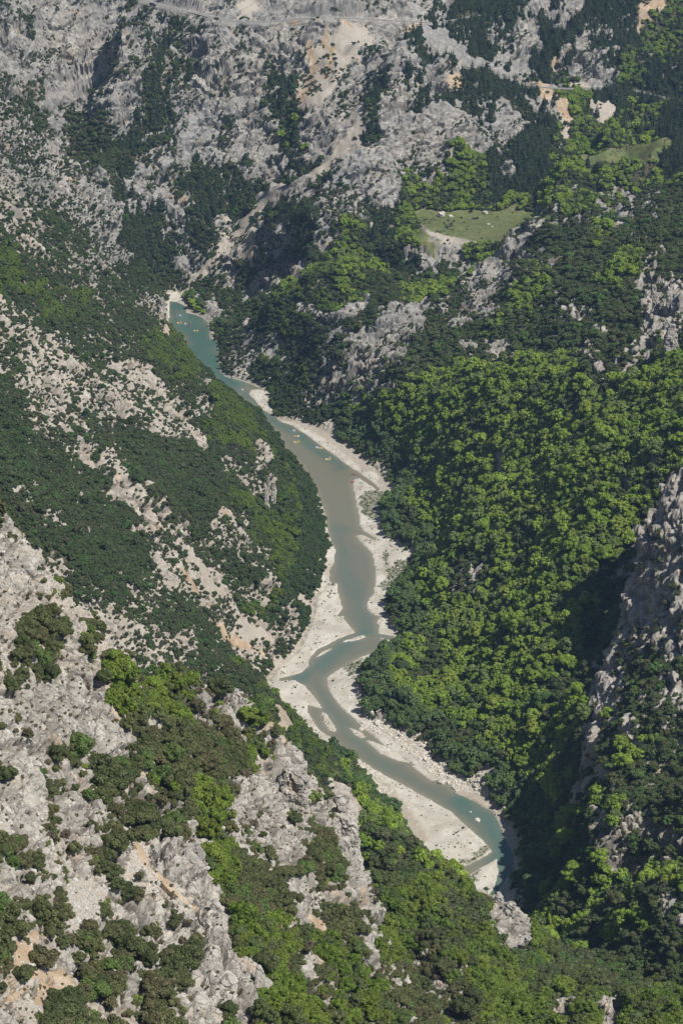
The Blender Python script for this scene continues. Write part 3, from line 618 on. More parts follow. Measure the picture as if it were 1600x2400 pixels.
SC.cycles.max_bounces = 5; SC.cycles.diffuse_bounces = 2; SC.cycles.glossy_bounces = 2; SC.cycles.transmission_bounces = 2; SC.cycles.volume_bounces = 0; SC.cycles.transparent_max_bounces = 4
SC.cycles.use_denoising = True

# the air of the gorge: one even volume round everything
hm = bpy.data.materials.new('haze'); hm.use_nodes = True; nt = hm.node_tree; nt.nodes.clear()
ho = nt.nodes.new('ShaderNodeOutputMaterial'); hv = nt.nodes.new('ShaderNodeVolumePrincipled'); nt.links.new(hv.outputs[0], ho.inputs['Volume'])
hv.inputs['Color'].default_value = (.42, .66, 1, 1); hv.inputs['Density'].default_value = .00005; hv.inputs['Anisotropy'].default_value = 0.1
bmh = bmesh.new(); bmesh.ops.create_cube(bmh, size=1); hme = bpy.data.meshes.new('haze'); bmh.to_mesh(hme); bmh.free(); hme.materials.append(hm)
zlo, zhi = float(PZ.min())-1, max(float(PZ.max()), HC)+12
haze = bpy.data.objects.new('haze', hme); COL.objects.link(haze); haze['kind'] = 'stuff'
haze.location = (0, 1240, (zlo+zhi)/2); haze.scale = (2100, 2600, zhi-zlo)
# ---------------------------------------------------------------- trees and shrubs: meshes
def mesh_from(name, V, Fs, mats, mi=None, lv=None, smooth=False):
    me = bpy.data.meshes.new(name)
    V = np.asarray(V, np.float32); me.vertices.add(len(V)); me.vertices.foreach_set('co', V.ravel())
    tot = np.array([len(f) for f in Fs], np.int32); me.loops.add(int(tot.sum())); me.loops.foreach_set('vertex_index', np.concatenate([np.asarray(f, np.int32) for f in Fs]))
    me.polygons.add(len(Fs)); me.polygons.foreach_set('loop_start', np.concatenate([[0], np.cumsum(tot)[:-1]]).astype(np.int32))
    if mi is not None: me.polygons.foreach_set('material_index', np.asarray(mi, np.int32))
    me.polygons.foreach_set('use_smooth', np.full(len(Fs), smooth, bool)) if not hasattr(smooth, '__len__') else me.polygons.foreach_set('use_smooth', np.asarray(smooth, bool))
    me.update(calc_edges=True)
    if lv is not None:
        a = me.attributes.new('lv', 'FLOAT', 'FACE'); a.data.foreach_set('value', np.asarray(lv, np.float32))
    for m in mats: me.materials.append(m)
    return me
def unit_blob(n1=7, n2=9):
    V = [(0, 0, 1)]; Fs = []
    for i in range(1, n1):
        for j in range(n2):
            a = math.pi*i/n1; b = 2*math.pi*(j+.5*(i % 2))/n2; V.append((math.sin(a)*math.cos(b), math.sin(a)*math.sin(b), math.cos(a)))
    V.append((0, 0, -1)); k = len(V)-1
    for j in range(n2): Fs.append((0, 1+j, 1+(j+1) % n2)); Fs.append((k, 1+(n1-2)*n2+(j+1) % n2, 1+(n1-2)*n2+j))
    for i in range(n1-2):
        for j in range(n2):
            a = 1+i*n2+j; b = 1+i*n2+(j+1) % n2; Fs.append((a, a+n2, b+n2)); Fs.append((a, b+n2, b))
    return np.array(V), Fs
BV, BF = unit_blob(); BF = np.array(BF)
def crown(kind, seed, nleaf, leaf):
    r = np.random.default_rng(seed)
    lobes = []
    if kind == 'pine':
        H = 3.3; tiers = 8
        for i in range(tiers):
            f = i/(tiers-1); z = .55+(H-.55)*f; R = (1-f)**.85*.95+.08
            k = max(1, int(round(7*(1-f)+1)))
            for j in range(k):
                b = 2*math.pi*(j/k)+r.uniform(0, 1)+i*.7; q = R*r.uniform(.55, .85)*(0 if k == 1 else 1)
                lobes.append((q*math.cos(b), q*math.sin(b), z+r.uniform(-.15, .1)-q*.12, max(.16, R*r.uniform(.36, .55)), .62))
    else:
        nz, cz, az, n = {'broad': (1, 1.02, .82, 24), 'oak': (1, .82, .74, 22), 'shrub': (1, .55, .62, 12)}[kind]
        ang = r.uniform(0, 6.28)
        for i in range(n):
            z = 1-(i+.5)/n*1.45; q = math.sqrt(max(0, 1-z*z)); b = ang+i*2.39996+r.uniform(-.35, .35)
            rr = r.uniform(.45, .98)*(.8 if kind == 'shrub' and r.random() < .3 else 1); s = r.uniform(.18, .44)
            lobes.append((q*rr*math.cos(b), q*rr*math.sin(b), cz+z*rr*az, s, .8))
        lobes.append((r.uniform(-.15, .15), r.uniform(-.15, .15), cz-.05, .52, .8))
    lob = np.array(lobes); wts = lob[:, 3]**2; wts /= wts.sum()
    # leaf sprays on the lobes
    pick = r.choice(len(lob), nleaf*2, p=wts); d = r.normal(size=(nleaf*2, 3)); d /= np.linalg.norm(d, axis=1, keepdims=True)
    flip = (d[:, 2] < -.25); d[flip, 2] *= -1
    P = lob[pick, :3] + d*(lob[pick, 3:4]*r.uniform(.86, 1.12, (nleaf*2, 1)))*np.stack([np.ones(nleaf*2), np.ones(nleaf*2), lob[pick, 4]], 1)
    inside = np.zeros(len(P), bool)
    for l in lob:
        q = (P-l[:3])/np.array([1, 1, l[4]]); inside |= (q**2).sum(1) < (l[3]*.80)**2
    keep = np.nonzero(~inside)[0][:nleaf]; P = P[keep]; d = d[keep]; pk = pick[keep]
    n = d + r.normal(size=d.shape)*.55; n[:, 2] += .25; n /= np.linalg.norm(n, axis=1, keepdims=True)
    t = np.cross(n, r.normal(size=n.shape)); t /= np.linalg.norm(t, axis=1, keepdims=True); bt = np.cross(n, t)
    s = leaf*r.uniform(.6, 1.35, (len(P), 1)); e = r.uniform(.55, 1., (len(P), 1))
    q = [P+t*s*1.1, P+bt*s*e+n*s*.15, P-t*s*.9, P-bt*s*e]
    LVt = np.stack(q, 1).reshape(-1, 3); LF = np.arange(len(LVt)).reshape(-1, 4)
    lobev = r.uniform(.78, 1.22, len(lob))
    V = [LVt]; Fs = [tuple(f) for f in LF]; lv = list(lobev[pk]*r.uniform(.7, 1.3, len(pk))); off = len(LVt)
    # leafy inner masses, bumpy
    for i, l in enumerate(lob):
        if kind != 'pine' and leaf < .05 or True:
            rr = l[3]*.84*(1+r.uniform(-.16, .16, (len(BV), 1)))
            V.append(BV*rr*np.array([1, 1, l[4]])+l[:3]); Fs += [tuple(f) for f in BF+off]; off += len(BV); lv += list(lobev[i]*r.uniform(.6, 1.1, len(BF)))
    return np.concatenate(V), Fs, lv
def tube(p0, p1, r0, r1, n=6):
    p0 = np.array(p0, float); p1 = np.array(p1, float); d = p1-p0; d /= np.linalg.norm(d); a = np.cross(d, (0.3, 1, .2)); a /= np.linalg.norm(a); b = np.cross(d, a)
    V = []
    for p, rr in ((p0, r0), (p1, r1)):
        for k in range(n): th = 2*math.pi*k/n; V.append(p+rr*(a*math.cos(th)+b*math.sin(th)))
    Fs = [(k, (k+1) % n, n+(k+1) % n, n+k) for k in range(n)] + [tuple(range(n, 2*n))]
    return V, Fs
def trunk(kind, seed):
    r = random.Random(seed); V = []; Fs = []
    def add(v, f):
        o = len(V); V.extend(v); Fs.extend([tuple(i+o for i in q) for q in f])
    if kind == 'pine':
        add(*tube((0, 0, -.5), (0, 0, 1.6), .10, .07)); add(*tube((0, 0, 1.6), (0, 0, 3.1), .07, .02))
        for k in range(5): b = r.uniform(0, 6.28); z = .5+k*.4; add(*tube((0, 0, z), (math.cos(b)*.6, math.sin(b)*.6, z-.05), .025, .01, 4))
        return V, Fs
    top = {'broad': .75, 'oak': .5, 'shrub': .3}[kind]; rr = {'broad': .085, 'oak': .10, 'shrub': .07}[kind]
    add(*tube((0, 0, -.6), (r.uniform(-.05, .05), r.uniform(-.05, .05), top), rr*1.3, rr*.8))
    for k in range(5):
        b = k*1.26+r.uniform(-.3, .3); l = r.uniform(.4, .6); add(*tube((0, 0, top-.08), (math.cos(b)*l, math.sin(b)*l, top+r.uniform(.25, .5)), rr*.6, rr*.22, 5))
    return V, Fs
KINDS = ['broad', 'oak', 'pine', 'shrub']; NV = 3
HI = {}; LO = {}
for ki, k in enumerate(KINDS):
    for v in range(NV):
        V, Fs, lv = crown(k, 100+ki*10+v, 2600, .066); HI[k, v] = mesh_from(k+'_crown', V, Fs, [M_leaf_o], None, lv)
        tv, tf = trunk(k, 50+ki*10+v); HI[k, v, 't'] = mesh_from(k+'_trunk', tv, tf, [M_bark])
        V, Fs, lv = crown(k, 100+ki*10+v, 620, .12); o = len(V)
        V = np.concatenate([V, np.array(tv)]); F2 = list(Fs)+[tuple(i+o for i in f) for f in tf]
        LO[k, v] = bpy.data.objects.new('source_'+k, mesh_from(k+'_mass', V, F2, [M_leaf_i, M_bark], [0]*len(Fs)+[1]*len(tf), list(lv)+[1]*len(tf)))
# ---------------------------------------------------------------- where they stand
gy = np.gradient(PY, axis=0); gxx = np.gradient(PX, axis=1)
ax = np.stack([np.gradient(X, axis=1), np.gradient(Y, axis=1), np.gradient(Z, axis=1)], -1); bx = np.stack([np.gradient(X, axis=0), np.gradient(Y, axis=0), np.gradient(Z, axis=0)], -1)
AREA = np.linalg.norm(np.cross(ax, bx), axis=-1)
reg = (np.abs(T) < .215)
DN = DENS[ZON].copy(); DN[ZON == 2] = .74; DN[ZON == 3] = .94; DN = np.where((U_ < 780) & (Y > 850) & (Y < 1700) & (ZON == 0), .46, DN); DN = np.where((U_ < 780) & (Y > 850) & (Y < 1700) & (ZON == 1), .60, DN); DN = np.where((U_ < 780) & (Y > 850) & (Y < 1700) & (ZON == 2), .86, DN)
qq = (Y > 1950) & (Y < 2200) & (U_ > 960) & (U_ < 1230); d_, _t = dline(RA, X[qq], Y[qq]); DN[qq] *= 1-.6*sstep(13, 8, d_)
fgw = sstep(640, 600, Y)
DN = DN*(1-fgw) + fgw*np.array([.09, .20, .34, .56, .74, .80, 1., .5, .05, .09, .02, .4, 0.])[ZON]
DN = DN*(1-.22*sstep(1600, 1700, Y)*(DN < .9))
DN = np.where((U_ > 1385) & (V_ > 1110) & (V_ < 1780) & (Y < 1110) & (Y > 880) & (DN < .2), .05, DN)
DN = np.where(SDF_ < np.where(V_ < 985, -1.5, .4), 0, DN)
DN = np.where((SDF_ >= -1.5) & (SDF_ < 40) & (ZON == LET.index('w')) & ((SDF_ >= .4) | (V_ < 985)), 1.0, DN)
DN = np.where((SDR < 1.0) | ((SDF_ < 5) & (U_ > 640) & (V_ > 985)), DN*np.where(SDR < 1., 0, np.where(U_ > 800, .55, .9)), DN)
DN = DN*(1-np.clip(ROADM*1.6, 0, 1))*(1-.5*sstep(.5, .95, ROADN))
DN[(U_ > 1480) & (U_ < 1518) & (V_ > 378) & (V_ < 412) & (Y > 1700)] = 0
for a_, b_, c_, d_ in FOOT: DN[(U_ > a_) & (U_ < b_) & (V_ > c_-25) & (V_ < d_) & (Y < 1500)] = 0
RDA = np.interp(Y[:, 0], [300, 500, 700, 1000, 1400, 1700, 2200], [.98, 1.08, 1.35, 1.52, 1.5, 1.35, 1.3])[:, None]*np.ones_like(X)
cand_w = AREA*reg*(DN > 0)/(RDA**2)
cum = np.cumsum(cand_w.ravel()); NCAND = int(cum[-1]*1.05); print('candidates', NCAND)
idx = np.searchsorted(cum, rng.uniform(0, cum[-1], NCAND)); idx = np.minimum(idx, NR*NC-1)
cx, cy, cz = PX.ravel()[idx], PY.ravel()[idx], PZ.ravel()[idx]
cu, cv = U_.ravel()[idx], V_.ravel()[idx]
czon = ZON.ravel()[idx]; cd = DN.ravel()[idx]; csdf = SDF_.ravel()[idx]
lamc = np.interp(cy, [300, 600, 700, 1200, 2000], [5, 6, 9, 10, 12])
cl = fbm(cx/lamc, cy/lamc, cz/lamc, o=3, s=201)*1.25
faru = sstep(1450, 1650, cy); ss = (-.50*cx+.25*cy+.83*cz)*faru + (.62*cx+.10*cy+.78*cz)*(1-faru)
cl = cl*.75 + .45*vnoise(ss/7., (cx+cy)/60., s=203)*(cd < .9)
cl = cl*np.where(cy < 620, .42, 1.)
thr = np.clip(.5+cl*.50 + rng.uniform(-.36, .36, NCAND), 0, 1)
keep = thr < cd
keep |= cd >= 1
kr = rng.uniform(0, 1, NCAND); kn = fbm(cx/16, cy/16, o=2, s=211)
typ = np.full(NCAND, 3)                       # shrub
Z_ = lambda c: czon == LET.index(c)
typ[Z_('d')] = np.where(kr[Z_('d')] < .45, 1, 3); typ[Z_('D')] = np.where(kr[Z_('D')] < .85, 1, 3)
typ[Z_('m')] = np.where(kr[Z_('m')]*.6+.2+kn[Z_('m')]*.55 < .5, 0, 1)
typ[Z_('g')] = np.where((kr[Z_('g')] < .88) & (kn[Z_('g')] < .45), 0, 1)
typ[Z_('p')] = np.where(kr[Z_('p')] < .8, 2, 1); typ[Z_('q')] = np.where(kr[Z_('q')] < .55, 2, 3)
typ[Z_('b')] = np.where(kr[Z_('b')] < .25, 0, np.where(kr[Z_('b')] < .33, 2, 3)); typ[Z_('w')] = np.where(kr[Z_('w')] < .6, 0, 1)
typ[Z_('r') & (kr < .28)] = 1; typ[(cy < 620) & (typ == 1) & (kr > .22) & ~Z_('D')] = 3
pinez = (Z_('d') | Z_('D') | Z_('r')) & (cu > 950) & (cv < 330) & (kr > .6); typ[pinez] = 2
pinez = (Z_('d') | Z_('D')) & (cu < 1000) & (cu > 280) & (cv < 620) & (kr > .75); typ[pinez] = 2
rad = RDA.ravel()[idx]*np.exp(rng.normal(0, .30, NCAND))
rad *= np.array([1.28, 1.12, 1.15, .78])[typ]
rad = np.where((typ == 3) & Z_('D'), rad*1.1, rad)
lw = (cu < 780) & (cy > 850) & (cy < 1700); rad = np.where(lw, rad*.72, rad)      # low scrub forest of the left wall
rad = np.where((cy > 1600), np.where(typ == 0, rad*.95, rad*.92), rad)
fg = cy < 620; rad = np.where(fg & (typ == 1), rad*1.15, rad); rad = np.where(fg & (typ == 0), rad*.88, rad); rad = np.where(~fg, rad*.92, rad); rad = np.where((cy > 850) & (cy < 1600) & (cu > 850) & (typ < 2), rad*.92, rad)
rad = np.where((csdf < 12) & (csdf > 0), np.clip(rad*.9, 0, 4), rad)
G_ = Z_('G'); rad = np.where(G_, rad*.5, rad)
# darts: keep crowns from sitting inside one another
order = np.nonzero(keep)[0]; order = order[np.argsort(-rad[order]*rng.uniform(.6, 1, len(order)))]
cell = 3.0; H = {}; sel = []
kx = (cx/cell).astype(int); ky = (cy/cell).astype(int); kz = (cz/cell).astype(int)
for i in order.tolist():
    a, b, c = kx[i], ky[i], kz[i]; ri = rad[i]; ok = True
    for da in (-1, 0, 1):
        for db in (-1, 0, 1):
            for dc in (-1, 0, 1):
                for j in H.get((a+da, b+db, c+dc), ()):
                    q = (cx[i]-cx[j])**2+(cy[i]-cy[j])**2+(cz[i]-cz[j])**2
                    if q < (.56*(ri+rad[j]))**2: ok = False; break
                if not ok: break
            if not ok: break
        if not ok: break
    if ok: H.setdefault((a, b, c), []).append(i); sel.append(i)
sel = np.array(sel); print('plants', len(sel))
tx, ty, tz, tr, tk, tzn = cx[sel], cy[sel], cz[sel], rad[sel], typ[sel], czon[sel]
tsd = csdf[sel]
n = len(sel); r1_, r2_ = rng.uniform(0, 1, (n, 1)), rng.uniform(0, 1, (n, 1)); nn = np.clip(.5+.9*fbm(tx/30, ty/30, o=2, s=301), 0, 1)[:, None]
def lerp(a, b, t): return np.array(a)*(1-t)+np.array(b)*t
cb = lerp((.175, .275, .040), (.290, .385, .060), np.clip(r1_*.55+nn*.5, 0, 1)); cb = np.where(r2_ < .12, lerp(cb, (.27, .31, .055), .6), cb); cb = np.where((r2_ > .80), lerp(cb, (.16, .20, .09), .7), cb)
co_ = lerp((.052, .080, .028), (.098, .118, .044), np.clip(r1_*.6+nn*.4, 0, 1)); co_ = np.where(r2_ < .15, lerp(co_, (.10, .10, .05), .6), co_); co_ = np.where(r2_ > .88, lerp(co_, (.08, .15, .035), .7), co_)
cp_ = lerp((.042, .070, .038), (.070, .10, .046), r1_)
cs_ = lerp((.062, .086, .032), (.115, .130, .052), r1_); cs_ = np.where(r2_ < .14, (.115, .105, .07), cs_); cs_ = np.where(r2_ > .93, (.13, .19, .045), cs_)
TINT = np.where((tk == 0)[:, None], cb, np.where((tk == 1)[:, None], co_, np.where((tk == 2)[:, None], cp_, cs_)))
isb = (tzn == LET.index('b'))[:, None]; TINT = np.where(isb & (tk == 3)[:, None], lerp((.14, .125, .10), (.11, .13, .06), r1_), TINT)
rip = ((tsd > 0) & (tsd < 16) & (tk == 0))[:, None]; TINT = np.where(rip, lerp((.11, .17, .08), (.14, .21, .055), r1_), TINT)
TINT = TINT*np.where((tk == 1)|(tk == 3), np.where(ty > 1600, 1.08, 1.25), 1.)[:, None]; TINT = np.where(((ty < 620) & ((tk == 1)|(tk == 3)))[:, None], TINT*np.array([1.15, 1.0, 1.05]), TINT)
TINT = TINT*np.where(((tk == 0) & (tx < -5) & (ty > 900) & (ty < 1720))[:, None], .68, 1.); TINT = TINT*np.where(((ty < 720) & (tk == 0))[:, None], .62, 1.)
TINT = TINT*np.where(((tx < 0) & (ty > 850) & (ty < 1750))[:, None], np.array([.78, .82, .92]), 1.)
HS = np.array([1.0, 1.0, 1.0, 1.0])[tk]*rng.uniform(.8, 1.3, n); HS = np.where(tk == 0, HS*1.05, HS); HS = np.where(tk == 2, HS*1.35, HS); ROT = rng.uniform(0, 6.283, n); VAR = rng.integers(0, NV, n)
tz = tz - np.where(tk == 3, .12, .05)*tr
U, Vv, DEP = proj(tx, ty, tz + tr*np.array([1., .8, 1.6, .5])[tk])
# seen from the lookout: the crown's top against the horizon of its column
ci = np.clip(np.searchsorted(tt, tx/ty), 1, NC-1); ri_ = np.clip(np.searchsorted(yy, ty), 1, NR-1)
tant = (HC-(tz+1.5*tr))/ty; VS = tant <= hor[np.maximum(ri_-4, 0), ci]
INF = (U > 4) & (U < 1596) & (Vv > 4) & (Vv < 2396) & VS
APP = tr*F/DEP*np.array([1, .9, .95, .8])[tk]
ind = np.zeros(n, bool)
for k in range(4):
    c = np.nonzero(INF & (tk == k))[0]; c = c[np.argsort(-APP[c])][:300]; ind[c] = True
print('kinds in view', [int((INF & (tk == k)).sum()) for k in range(4)])
# ---- the rest of each kind: one object of points with its plants spread on them
def scatter(name, m, srcs, label, cat, pos, scl, rot, tint, var):
    me = bpy.data.meshes.new(name); me.vertices.add(len(pos)); me.vertices.foreach_set('co', np.asarray(pos, np.float32).ravel())
    for an, t, a in (('scl', 'FLOAT_VECTOR', scl), ('rotv', 'FLOAT_VECTOR', rot)):
        q = me.attributes.new(an, t, 'POINT'); q.data.foreach_set('vector', np.asarray(a, np.float32).ravel())
    q = me.attributes.new('tint', 'FLOAT_COLOR', 'POINT'); q.data.foreach_set('color', np.concatenate([tint, np.ones((len(tint), 1))], 1).astype(np.float32).ravel())
    q = me.attributes.new('var', 'INT', 'POINT'); q.data.foreach_set('value', np.asarray(var, np.int32))
    ob = bpy.data.objects.new(name, me); COL.objects.link(ob); ob['kind'] = 'stuff'; ob['label'] = label; ob['category'] = cat
    ng = bpy.data.node_groups.new(name, 'GeometryNodeTree'); ng.interface.new_socket('Geometry', in_out='INPUT', socket_type='NodeSocketGeometry'); ng.interface.new_socket('Geometry', in_out='OUTPUT', socket_type='NodeSocketGeometry')
    N_ = ng.nodes; K = ng.links; gi = N_.new('NodeGroupInput'); go = N_.new('NodeGroupOutput'); jo = N_.new('GeometryNodeJoinGeometry')
    def na(nm, t):
        x = N_.new('GeometryNodeInputNamedAttribute'); x.data_type = t; x.inputs['Name'].default_value = nm; return [s for s in x.outputs if s.enabled and s.name == 'Attribute'][0]
    a_s, a_r, a_v = na('scl', 'FLOAT_VECTOR'), na('rotv', 'FLOAT_VECTOR'), na('var', 'INT')
    for i, s in enumerate(srcs):
        oi = N_.new('GeometryNodeObjectInfo'); oi.inputs['Object'].default_value = s; oi.inputs['As Instance'].default_value = True
        cmp_ = N_.new('FunctionNodeCompare'); cmp_.data_type = 'INT'; cmp_.operation = 'EQUAL'
        ins = [x for x in cmp_.inputs if x.enabled]; K.new(a_v, ins[0]); ins[1].default_value = i
        ip = N_.new('GeometryNodeInstanceOnPoints'); K.new(gi.outputs[0], ip.inputs['Points']); K.new(cmp_.outputs[0], ip.inputs['Selection']); K.new(oi.outputs['Geometry'], ip.inputs['Instance'])
        K.new(a_r, ip.inputs['Rotation']); K.new(a_s, ip.inputs['Scale']); K.new(ip.outputs[0], jo.inputs[0])
    K.new(jo.outputs[0], go.inputs[0]); md = ob.modifiers.new('spread', 'NODES'); md.node_group = ng
    return ob
tilt = rng.normal(0, .07, (n, 2))
def scl_of(s): return np.stack([tr[s], tr[s], tr[s]*HS[s]], 1)
NAMES = {0: ('broadleaf_woodland', 'light green spring broadleaf woodland covering the slopes on both sides of the river', 'woodland'), 1: ('evergreen_oak_woodland', 'dark olive evergreen oak wood covering the gorge slopes', 'woodland'),
         2: ('pine_woodland', 'dark blue green pines massed on the far slopes below and above the road', 'woodland'), 3: ('scrub_vegetation', 'low dark scrub dotted over the pale rock slopes', 'scrub')}
for k in range(4):
    s = np.nonzero((tk == k) & ~ind)[0]
    # leave the far fringe outside the picture thinner
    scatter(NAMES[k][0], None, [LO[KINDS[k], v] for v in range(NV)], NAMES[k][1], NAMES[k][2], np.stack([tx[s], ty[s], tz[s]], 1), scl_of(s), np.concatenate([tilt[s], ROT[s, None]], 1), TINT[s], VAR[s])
# ---------------------------------------------------------------- the trees one can tell apart
OBN = ['broadleaf_tree', 'evergreen_oak', 'pine_tree', 'shrub']; CAT = ['tree', 'tree', 'tree', 'shrub']
def place_of(u, v, y):
    if y < 620:
        if u < 330:
            for lim, t in ((1560, 'on the pale crag at the left edge'), (1800, 'below the slabs of the left crag'), (2030, 'among the grey slabs of the lower left slope'), (2220, 'beside the stony gully of the lower left slope'), (9999, 'at the foot of the lower left slope')):
                if v < lim: return t
        if u < 640:
            for lim, t in ((1780, 'on the wooded hump above the gravel bend'), (1990, 'in the hollow left of the rock towers'), (2200, 'in the green gully under the rock towers'), (9999, 'above the white cliff at the bottom')):
                if v < lim: return t
        if u < 900: return 'around the square rock tower' if v < 1990 else ('on the cliff under the rock pinnacle' if v < 2200 else 'under the cliff of the rock pinnacle')
        return 'on the bottom spur right of the cliff'
    if y < 800:
        return 'on the wooded spur before the river' if u < 1100 else ('beside the rock fin on the lower spur' if v < 2260 else 'along the bottom edge right of the rock fin')
    if y < 1000 and u > 1180:
        return 'above the shaded cliff at lower right' if v < 1930 else 'in the green ravine below the shaded cliff'
    if u < 1000 and y < 1130 and v > 1620 and u < 980: return 'on the bank behind the rock pinnacle'
    if y < 1420:
        if u < 800: return 'on the left wall above the gravel bars'
        if v > 1650: return 'on the right bank beside the rubble'
        if u > 1380: return 'beside the grey crag at the right edge'
        return 'in the green forest right of the river bend' if v > 1350 else 'in the green forest above the narrow river reach'
    if u < 640 and v > 480 and y < 1800: return 'on the left wall below the pale rocks'
    if v < 240 and u > 950: return 'above the mountain road'
    if 300 < v < 520 and 950 < u < 1420: return 'in the wood behind the meadow'
    if u > 950 and v < 480: return 'on the far slope below the road'
    if u > 950: return 'on the rocky slope below the meadow'
    return 'on the far grey rock wall'
MOOD = [[((.17, .20), 'yellow green'), ((.0, .0), '')], None, None, None]
def tone(k, c):
    g = c[1]; 
    if k == 0: return 'greyish green' if c[2] > .045 else ('yellow green' if c[0] > .115 else ('bright green' if g > .165 else 'mid green'))
    if k == 1: return 'brownish' if c[0] > c[1]*.9 else ('fresh green' if g > .082 else ('olive green' if g > .062 else 'very dark'))
    if k == 2: return 'blackish green' if g < .055 else 'dark green'
    return 'dry brown' if c[0] > c[1] else ('fresh green' if g > .11 else ('grey green' if g > .075 else 'dark green'))
KN = ['broadleaf tree', 'evergreen oak', 'conical pine', 'rounded shrub']
cnt = {}
for i in np.nonzero(ind)[0]:
    k = int(tk[i]); v = int(VAR[i])
    e = bpy.data.objects.new(OBN[k], None); COL.objects.link(e); e.location = (tx[i], ty[i], tz[i]); e.rotation_euler = (tilt[i, 0], tilt[i, 1], ROT[i]); e.scale = (tr[i], tr[i], tr[i]*HS[i]); e.empty_display_size = .1
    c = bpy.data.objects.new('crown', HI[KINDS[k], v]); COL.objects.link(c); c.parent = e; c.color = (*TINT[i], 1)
    t = bpy.data.objects.new('trunk', HI[KINDS[k], v, 't']); COL.objects.link(t); t.parent = e
    u_, v_ = U[i], Vv[i]; size = 'large' if APP[i] > np.median(APP[ind & (tk == k)])*1.25 else ('small' if APP[i] < np.median(APP[ind & (tk == k)])*.9 else 'middling')
    pl = place_of(u_, v_, ty[i]); lab = '%s %s %s %s' % (size, tone(k, TINT[i]), KN[k], pl)
    e['label'] = lab; e['category'] = CAT[k]; e['group'] = KN[k]+'s '+pl
# ---------------------------------------------------------------- rock towers, slabs and boulders
def tag(o, label, cat, group=None, kind=None):
    o['label'] = label; o['category'] = cat
    if group: o['group'] = group
    if kind: o['kind'] = kind
    return o
_top = [(PX, PY, PZ)]
def ground(u, v, y0=250.):
    """first point of the finished ground on the line of sight"""
    d = ray(u, v); k = yy/d[1]; x = d[0]*k; z = HC+d[2]*k
    c = np.clip(np.searchsorted(tt, x/yy), 0, NC-1); g = PZ[np.arange(NR), c]
    w = np.nonzero((g >= z) & (yy > y0))[0]; i = w[0] if len(w) else NR-1
    return np.array([x[i], yy[i], g[i]])
def hgt(x, y):
    j = min(NR-1, max(0, int(np.searchsorted(yy, y)))); i = min(NC-1, max(0, int(np.searchsorted(tt, x/y)))); return float(PZ[j, i])
def rock_loft(name, secs, y0, depth=.8, rough=1., lean=.25, seed=0, ns=44, label='', cat='rock', group=None):
    secs = np.array(secs, float); n = len(secs); m = max(14, int((secs[-1, 1]-secs[0, 1])*.45))
    m = min(m, 60); t = np.linspace(0, n-1, m); i = np.clip(t.astype(int), 0, n-2); f = (t-i)[:, None]; f = f*f*(3-2*f)*.5+f*.5
    S = secs[i]*(1-f)+secs[i+1]*f
    base_v = S[-1, 1]; V = []
    pb = atY(S[-1, 0], S[-1, 1], y0); px = abs(atY(S[-1, 0]+1, S[-1, 1], y0)[0]-pb[0])
    r0 = np.random.default_rng(seed+900); ph = r0.uniform(0, 6.28, 4)
    for k in range(m):
        u, v, hw = S[k]; y = y0 + lean*(base_v-v)*px; c = atY(u, v, y); R = hw*px
        for q in range(ns):
            a = 2*math.pi*q/ns; sq = 1/(abs(math.cos(a))**3.2+abs(math.sin(a))**3.2)**(1/3.2)
            V.append((c[0]+R*sq*math.cos(a), c[1]+R*depth*sq*math.sin(a), c[2]))
    V = np.array(V); mid = np.repeat(np.array([V[k*ns:(k+1)*ns].mean(0) for k in range(m)]), ns, 0)
    dirn = V-mid; L_ = np.linalg.norm(dirn, axis=1, keepdims=True)+1e-6; dirn /= L_
    Rm = float(S[:, 2].mean()*px)
    q = V+seed*37.1
    disp = np.zeros(len(V))
    for kk, a in ((Rm*1.1, .30), (Rm*.5, .17), (Rm*.2, .07)):
        wq = .3*fbm(q[:, 0]/kk*1.4, q[:, 1]/kk*1.4, q[:, 2]/kk*1.4, o=2, s=seed+3)
        f1, f2, cid = worley(q[:, 0]/kk+wq, q[:, 1]/kk, q[:, 2]/(kk*1.0)-wq+.3*q[:, 0]/kk, seed+11)
        disp += Rm*a*rough*((cid-.5)*1.3 - .8*sstep(.14, 0, f2-f1))
    disp = np.minimum(disp, L_[:, 0]*.6); disp = np.maximum(disp, -L_[:, 0]*.7)
    V = V + dirn*disp[:, None]; V[:, 2] += .06*Rm*rough*vnoise(q[:, 0]/Rm*3, q[:, 1]/Rm*3, q[:, 2]/Rm*3, s=5)
    Fs = [(k*ns+q_, k*ns+(q_+1) % ns, (k+1)*ns+(q_+1) % ns, (k+1)*ns+q_) for k in range(m-1) for q_ in range(ns)]
    Fs = [f[::-1] for f in Fs]
    # skirt sunk into the ground, and cap
    o = len(V); sk = V[-ns:].copy(); c = sk.mean(0); sk = c+(sk-c)*1.15; sk[:, 2] -= Rm*2.2; V = np.concatenate([V, sk, V[:ns].mean(0, keepdims=True)+[[0, 0, Rm*.08]]])
    for q_ in range(ns): Fs.append(((m-1)*ns+(q_+1) % ns, (m-1)*ns+q_, o+q_, o+(q_+1) % ns)); Fs.append((q_, (q_+1) % ns, len(V)-1))
    org = V[-ns-1:-1].mean(0) if False else np.array([pb[0], y0, V[:, 2].min()])
    me = mesh_from(name, V-org, Fs, [M_rock], None, None, False)
    o = bpy.data.objects.new(name, me); COL.objects.link(o); o.location = org
    return tag(o, label, cat, group)
rock_loft('rock_pinnacle', [(804,1866,12),(803,1874,19),(802,1890,19),(801,1896,17),(802,1905,29),(801,1925,33),(806,1948,35),(806,1973,37),(800,1998,44),(800,2030,52),(802,2065,56)], 559, .8, .85, .28, 1, 72, 'tall weathered limestone pinnacle with a flat cap stone, shadow on its left side')
